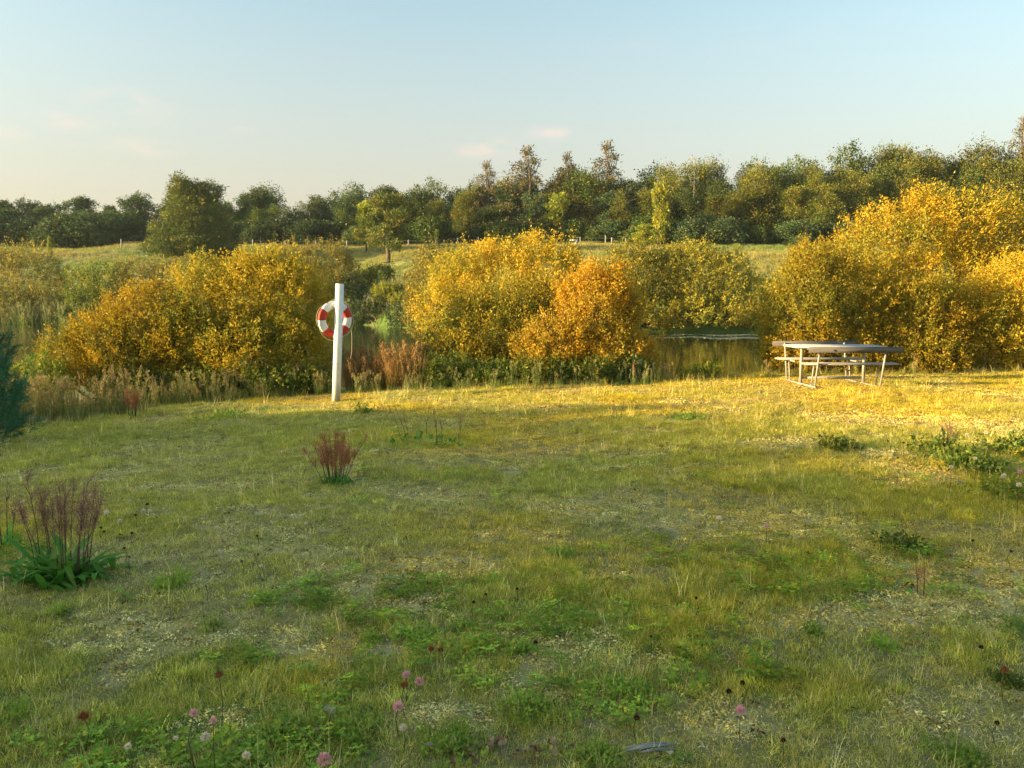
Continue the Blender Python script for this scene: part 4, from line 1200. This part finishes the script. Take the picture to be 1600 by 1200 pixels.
# ------------------------------------------------------------------ clover flowers
pink = leaf_mat('clover_petal_pink', (.78, .32, .38), (.85, .48, .50), (.90, .66, .62), .3, .1, gloss=0, p3=.85)
pale = leaf_mat('clover_petal_pale', (.88, .72, .56), (.92, .80, .64), (.75, .52, .44), .3, .1, gloss=0, p3=.85)
brown = leaf_mat('clover_petal_dead', (.085, .035, .025), (.05, .022, .018), (.14, .06, .035), .1, .2, gloss=0)
rust = leaf_mat('clover_petal_rust', (.42, .16, .07), (.32, .11, .05), (.5, .24, .11), .1, .1, gloss=0)
fstem = surf('flower_stem', (.08, .10, .03), (.12, .09, .04), 30)
def head_mesh(rng, r):
    n = 90
    i_ = np.arange(n) + .5
    ph = np.arccos(1 - 1.75 * i_ / n); th = math.pi * (1 + 5 ** .5) * i_
    D = np.stack([np.cos(th) * np.sin(ph), np.sin(th) * np.sin(ph), np.cos(ph)], 1)
    P = D * r * .35
    return foliage('flower_head', rng, P, D, np.full(n, r * .3), 2, r * .75, r * .30, .22, .0005, .25)
HM = [head_mesh(np.random.default_rng(500 + k), .0145) for k in range(3)]
stem_m = {}
def stem_mesh(h, k):
    mb = MB(); rr_ = np.random.default_rng(k); off = rr_.normal(0, .012, 2)
    mb.tube([[0, 0, -.01], [off[0], off[1], h * .55], [0, 0, h]], [.0023, .0019, .0016], 4)
    return mb.mesh('flower_stem', True)
HMATS = {}
def hm(k, mat):
    if (k, mat.name) not in HMATS:
        c = HM[k].copy(); c.materials.clear(); c.materials.append(mat); HMATS[k, mat.name] = c
    return HMATS[k, mat.name]
FL = [(507, 1188, 'pink', 1.35, 'large pink clover head at the bottom, left of centre'), (622, 1104, 'pink', 1.1, 'pink clover head above the broad leaved patch'), (630, 1138, 'pale', .8, 'pale fading clover head right under a pink one'),
      (655, 1066, 'pink', 1.0, 'pink clover head, right one of a close pair'), (634, 1055, 'pink', .9, 'pink clover head, left one of a close pair'), (632, 1071, 'rust', .9, 'rusty clover head directly below the close pair'),
      (303, 1116, 'pink', .9, 'lilac clover head left of the tall rusty one'), (333, 1127, 'pink', .7, 'small pink clover head on the tall thin stem'), (321, 1152, 'pale', 1.0, 'pale pink clover head below the small lilac ones'),
      (342, 1055, 'rust', .9, 'tall rusty brown clover head left of centre'), (131, 1122, 'rust', 1.1, 'rust red clover head with pink tip at the left'), (200, 1168, 'pale', .7, 'faint lilac clover head at the bottom left'),
      (385, 1182, 'pale', .8, 'faint pink clover head at the bottom edge'), (275, 1155, 'pale', .5, 'tiny pale clover head between two larger ones'), (1157, 1111, 'pink', 1.1, 'single pink clover head at lower right'),
      (1160, 1068, 'brown', 1.0, 'dark brown clover head above the single pink one, upper'), (1139, 1082, 'brown', 1.0, 'dark brown clover head left above the single pink one'), (995, 1122, 'brown', 1.0, 'dark brown clover head above the grey wood'),
      (837, 1005, 'brown', .9, 'dark red clover head in the lower centre'), (674, 1015, 'rust', .8, 'rusty clover head, left of two side by side'), (688, 1016, 'rust', .8, 'rusty clover head, right of two side by side'),
      (759, 929, 'brown', .8, 'dark clover head in the centre, upper one'), (740, 941, 'brown', .8, 'dark clover head in the centre, lower left one'), (808, 920, 'brown', .7, 'reddish dark clover head in the centre right'),
      (1088, 935, 'brown', .7, 'dark clover head on a bent stem right of centre'), (1224, 1157, 'brown', .8, 'dark clover head low right of the pink one'), (1533, 1012, 'brown', .9, 'dark clover head at the lower right'),
      (1570, 1048, 'rust', 1.0, 'orange brown clover head near the right edge'), (1558, 1132, 'brown', .8, 'dark clover head near the bottom right corner'), (1017, 995, 'brown', .6, 'small dark clover head right of centre'),
      (1580, 862, 'brown', .8, 'black clover head near the right edge'), (1520, 845, 'brown', .7, 'black clover head left of the one near the right edge'), (1377, 841, 'brown', .7, 'small dark clover head left of the low dark weed'),
      (230, 788, 'brown', .9, 'dark clover head above two white ones'), (224, 799, 'pale', .8, 'white clover head, left of the twin pair'), (234, 799, 'pale', .8, 'white clover head, right of the twin pair'),
      (187, 815, 'pale', .9, 'white clover head right of the dock stalks'), (166, 801, 'pale', .9, 'white clover head close to the dock stalks'), (139, 775, 'pale', .8, 'white clover head among the dock stalk tips'),
      (35, 783, 'pale', .8, 'white clover head left of the dock stalks'), (158, 825, 'brown', .8, 'dark clover head right of the dock, upper'), (163, 831, 'brown', .7, 'dark clover head right of the dock, lower'),
      (212, 805, 'brown', .7, 'dark clover head left below the twin white pair'), (206, 833, 'brown', .7, 'dark clover head on a stem below the twin pair'), (194, 857, 'brown', .6, 'dark low clover head right of the dock leaves'),
      (202, 871, 'brown', .6, 'dark lowest clover head right of the dock leaves'), (126, 865, 'pink', .8, 'pink clover head in front of the dock leaves, left'), (138, 866, 'pink', .8, 'pink clover head in front of the dock leaves, right'),
      (106, 873, 'pale', .8, 'pale clover head in front of the dock leaves'), (408, 885, 'pale', .6, 'white clover head on the mossy patch'), (403, 867, 'brown', .6, 'black clover head on the mossy patch, upper'), (378, 877, 'brown', .6, 'black clover head on the mossy patch, left'),
      (402, 838, 'brown', .6, 'black clover head above the mossy patch'), (322, 916, 'brown', .5, 'black flat clover head below the mossy patch'), (478, 818, 'pale', .6, 'white clover head on the left meadow'),
      (590, 703, 'pale', .6, 'white clover head right of the bushy dock'), (1198, 823, 'pink', .7, 'faint pink clover head on the bare patch'), (1124, 810, 'pale', .9, 'white clover head at the bare patch'),
      (1412, 692, 'brown', .8, 'black clover head, leftmost near the dark weeds'), (1418, 695, 'brown', .7, 'black clover head next to the leftmost near the dark weeds'), (1440, 696, 'brown', .9, 'black clover head just left of the dark weeds'),
      (1403, 716, 'brown', .8, 'black clover head below the leftmost near the dark weeds'), (1511, 680, 'pale', .9, 'pale pinkish clover head above the dark weeds'), (1541, 676, 'pale', 1.0, 'pale pinkish clover head highest above the dark weeds'),
      (1568, 744, 'pale', .9, 'pink grey clover head among yellow weeds at right, left one'), (1594, 738, 'pink', .9, 'pink clover head at the very right edge'), (1486, 730, 'pale', .8, 'beige clover head in the dark weed clump'),
      (1592, 758, 'pale', .9, 'greyish pink clover head below the one at the right edge'), (1524, 717, 'pale', .8, 'beige clover head right of the dead herb')]
for q, (px, py, c_, s_, lab) in enumerate(FL):
    h = {'pink': .12, 'pale': .10, 'brown': .09, 'rust': .13}[c_] * (1.9 if 'tall' in lab else 1)
    if py < 760 and px > 1380: h = .25
    b = hit(px, py, h)
    root = empty('clover_flower', b, rt.uniform(0, 6), label=lab, cat='flower', group='clover flowers in the meadow')
    fm_ = {'pink': pink, 'pale': pale, 'brown': brown, 'rust': rust}[c_]
    ho = link('flower_head', hm(q % 3, fm_), root, None, loc=(0, 0, h)); f_ = s_ * (1.0 if b[1] < 5 else 1.25) * (.65 if c_ == 'brown' else 1); ho.scale = (f_, f_, f_)
    link('stem', stem_mesh(h, q), root, fstem)

# ------------------------------------------------------------------ grey driftwood, dead leaves, pale leaf bits
b = hit(1020, 1176)
wd = empty('weathered_stick', b, R(6), label='flat grey split piece of wood lying in the grass', cat='wood')
gw = surf('grey_wood', (.15, .155, .16), (.34, .34, .33), 6, .85, .6, (.4, 8, 8), 8, bdist=.003)
for k, (a_, b_, r_) in enumerate([((-.10, 0, .012), (.09, .01, .020), .008), ((-.07, .014, .012), (.06, .024, .020), .006), ((-.05, -.012, .01), (.085, -.008, .012), .006), ((-.11, .02, .01), (.01, .016, .016), .004)]):
    mb = MB(); a2 = np.array(a_); b2 = np.array(b_)
    mb.tube([a2, (a2 * .6 + b2 * .4) + np.array([0, .003, .004]), b2], [r_ * .5, r_, r_ * .4], 6)
    link('splinter', mb.mesh('splinter'), wd, gw)
dlm = leaf_mat('dead_leaf', (.20, .10, .055), (.12, .06, .035), (.30, .19, .11), .15, .3, gloss=.02)
rng = np.random.default_rng(600)
dl_meshes = []
for k in range(4):
    V, F = leaf_strip(rng, 0, .25, .045, .014, 4); V[:, 2] += .01 * np.sin(V[:, 0] * 130 + k)
    dl_meshes.append(np_mesh('dead_leaf', V, F, attr=np.array([(rng.random(), rng.random(), 0, 1)] * len(V)), smooth=True)); dl_meshes[-1].materials.append(dlm)
spots = [(760 + rng.normal(0, 50), 1180 + rng.normal(0, 12)) for _ in range(0)] + [(rng.uniform(700, 930), rng.uniform(1165, 1198)) for _ in range(60)]
for k, (px, py) in enumerate(spots):
    b = hit(px, py)
    o_ = link('dead_leaf', dl_meshes[k % 4], None, None, loc=b + np.array([0, 0, .012]), label='curled brown dead leaf lying in the heap at the bottom centre', cat='leaf', group='dead leaves heaped at the bottom centre')
    o_.rotation_euler = (rng.normal(0, .4), rng.normal(0, .4), rng.uniform(0, 6.28)); s_ = rng.uniform(.4, 1.0); o_.scale = (s_, s_, s_)
paper = leaf_mat('pale_leaf', (.28, .24, .14), (.34, .30, .18), (.42, .36, .22), .3, gloss=.02)
for k, (px, py, s_, lab) in enumerate([(524, 1132, 1.3, 'large pale withered leaf among the clover'), (500, 1152, .9, 'smaller pale withered leaf left below the large one'), (680, 1183, 1.0, 'thin beige leaf scrap at the bottom'),
                                       (1047, 1190, .8, 'white leaf scrap below the grey wood'), (1495, 764, 1.6, 'pale leaf scrap on the sunlit grass at right'), (1222, 806, 1.5, 'pale scrap at the edge of the bare patch'),
                                       (1120, 1165, .7, 'small beige scrap right of the grey wood')]):
    V, F = leaf_strip(rng, 0, .5, .045, .016, 5)
    me = np_mesh('pale_leaf', V, F, attr=np.array([(rng.random(), rng.random(), 0, 1)] * len(V)), smooth=True)
    o_ = link('withered_leaf', me, None, paper, loc=hit(px, py) + np.array([0, 0, .03]), label=lab, cat='leaf'); o_.scale = (s_, s_, s_); o_.rotation_euler = (rng.normal(0, .3), 0, rng.uniform(0, 6))

for key, root in PROTO.items():
    if key not in protos_used:
        for c in list(root.children): bpy.data.objects.remove(c)
        bpy.data.objects.remove(root)
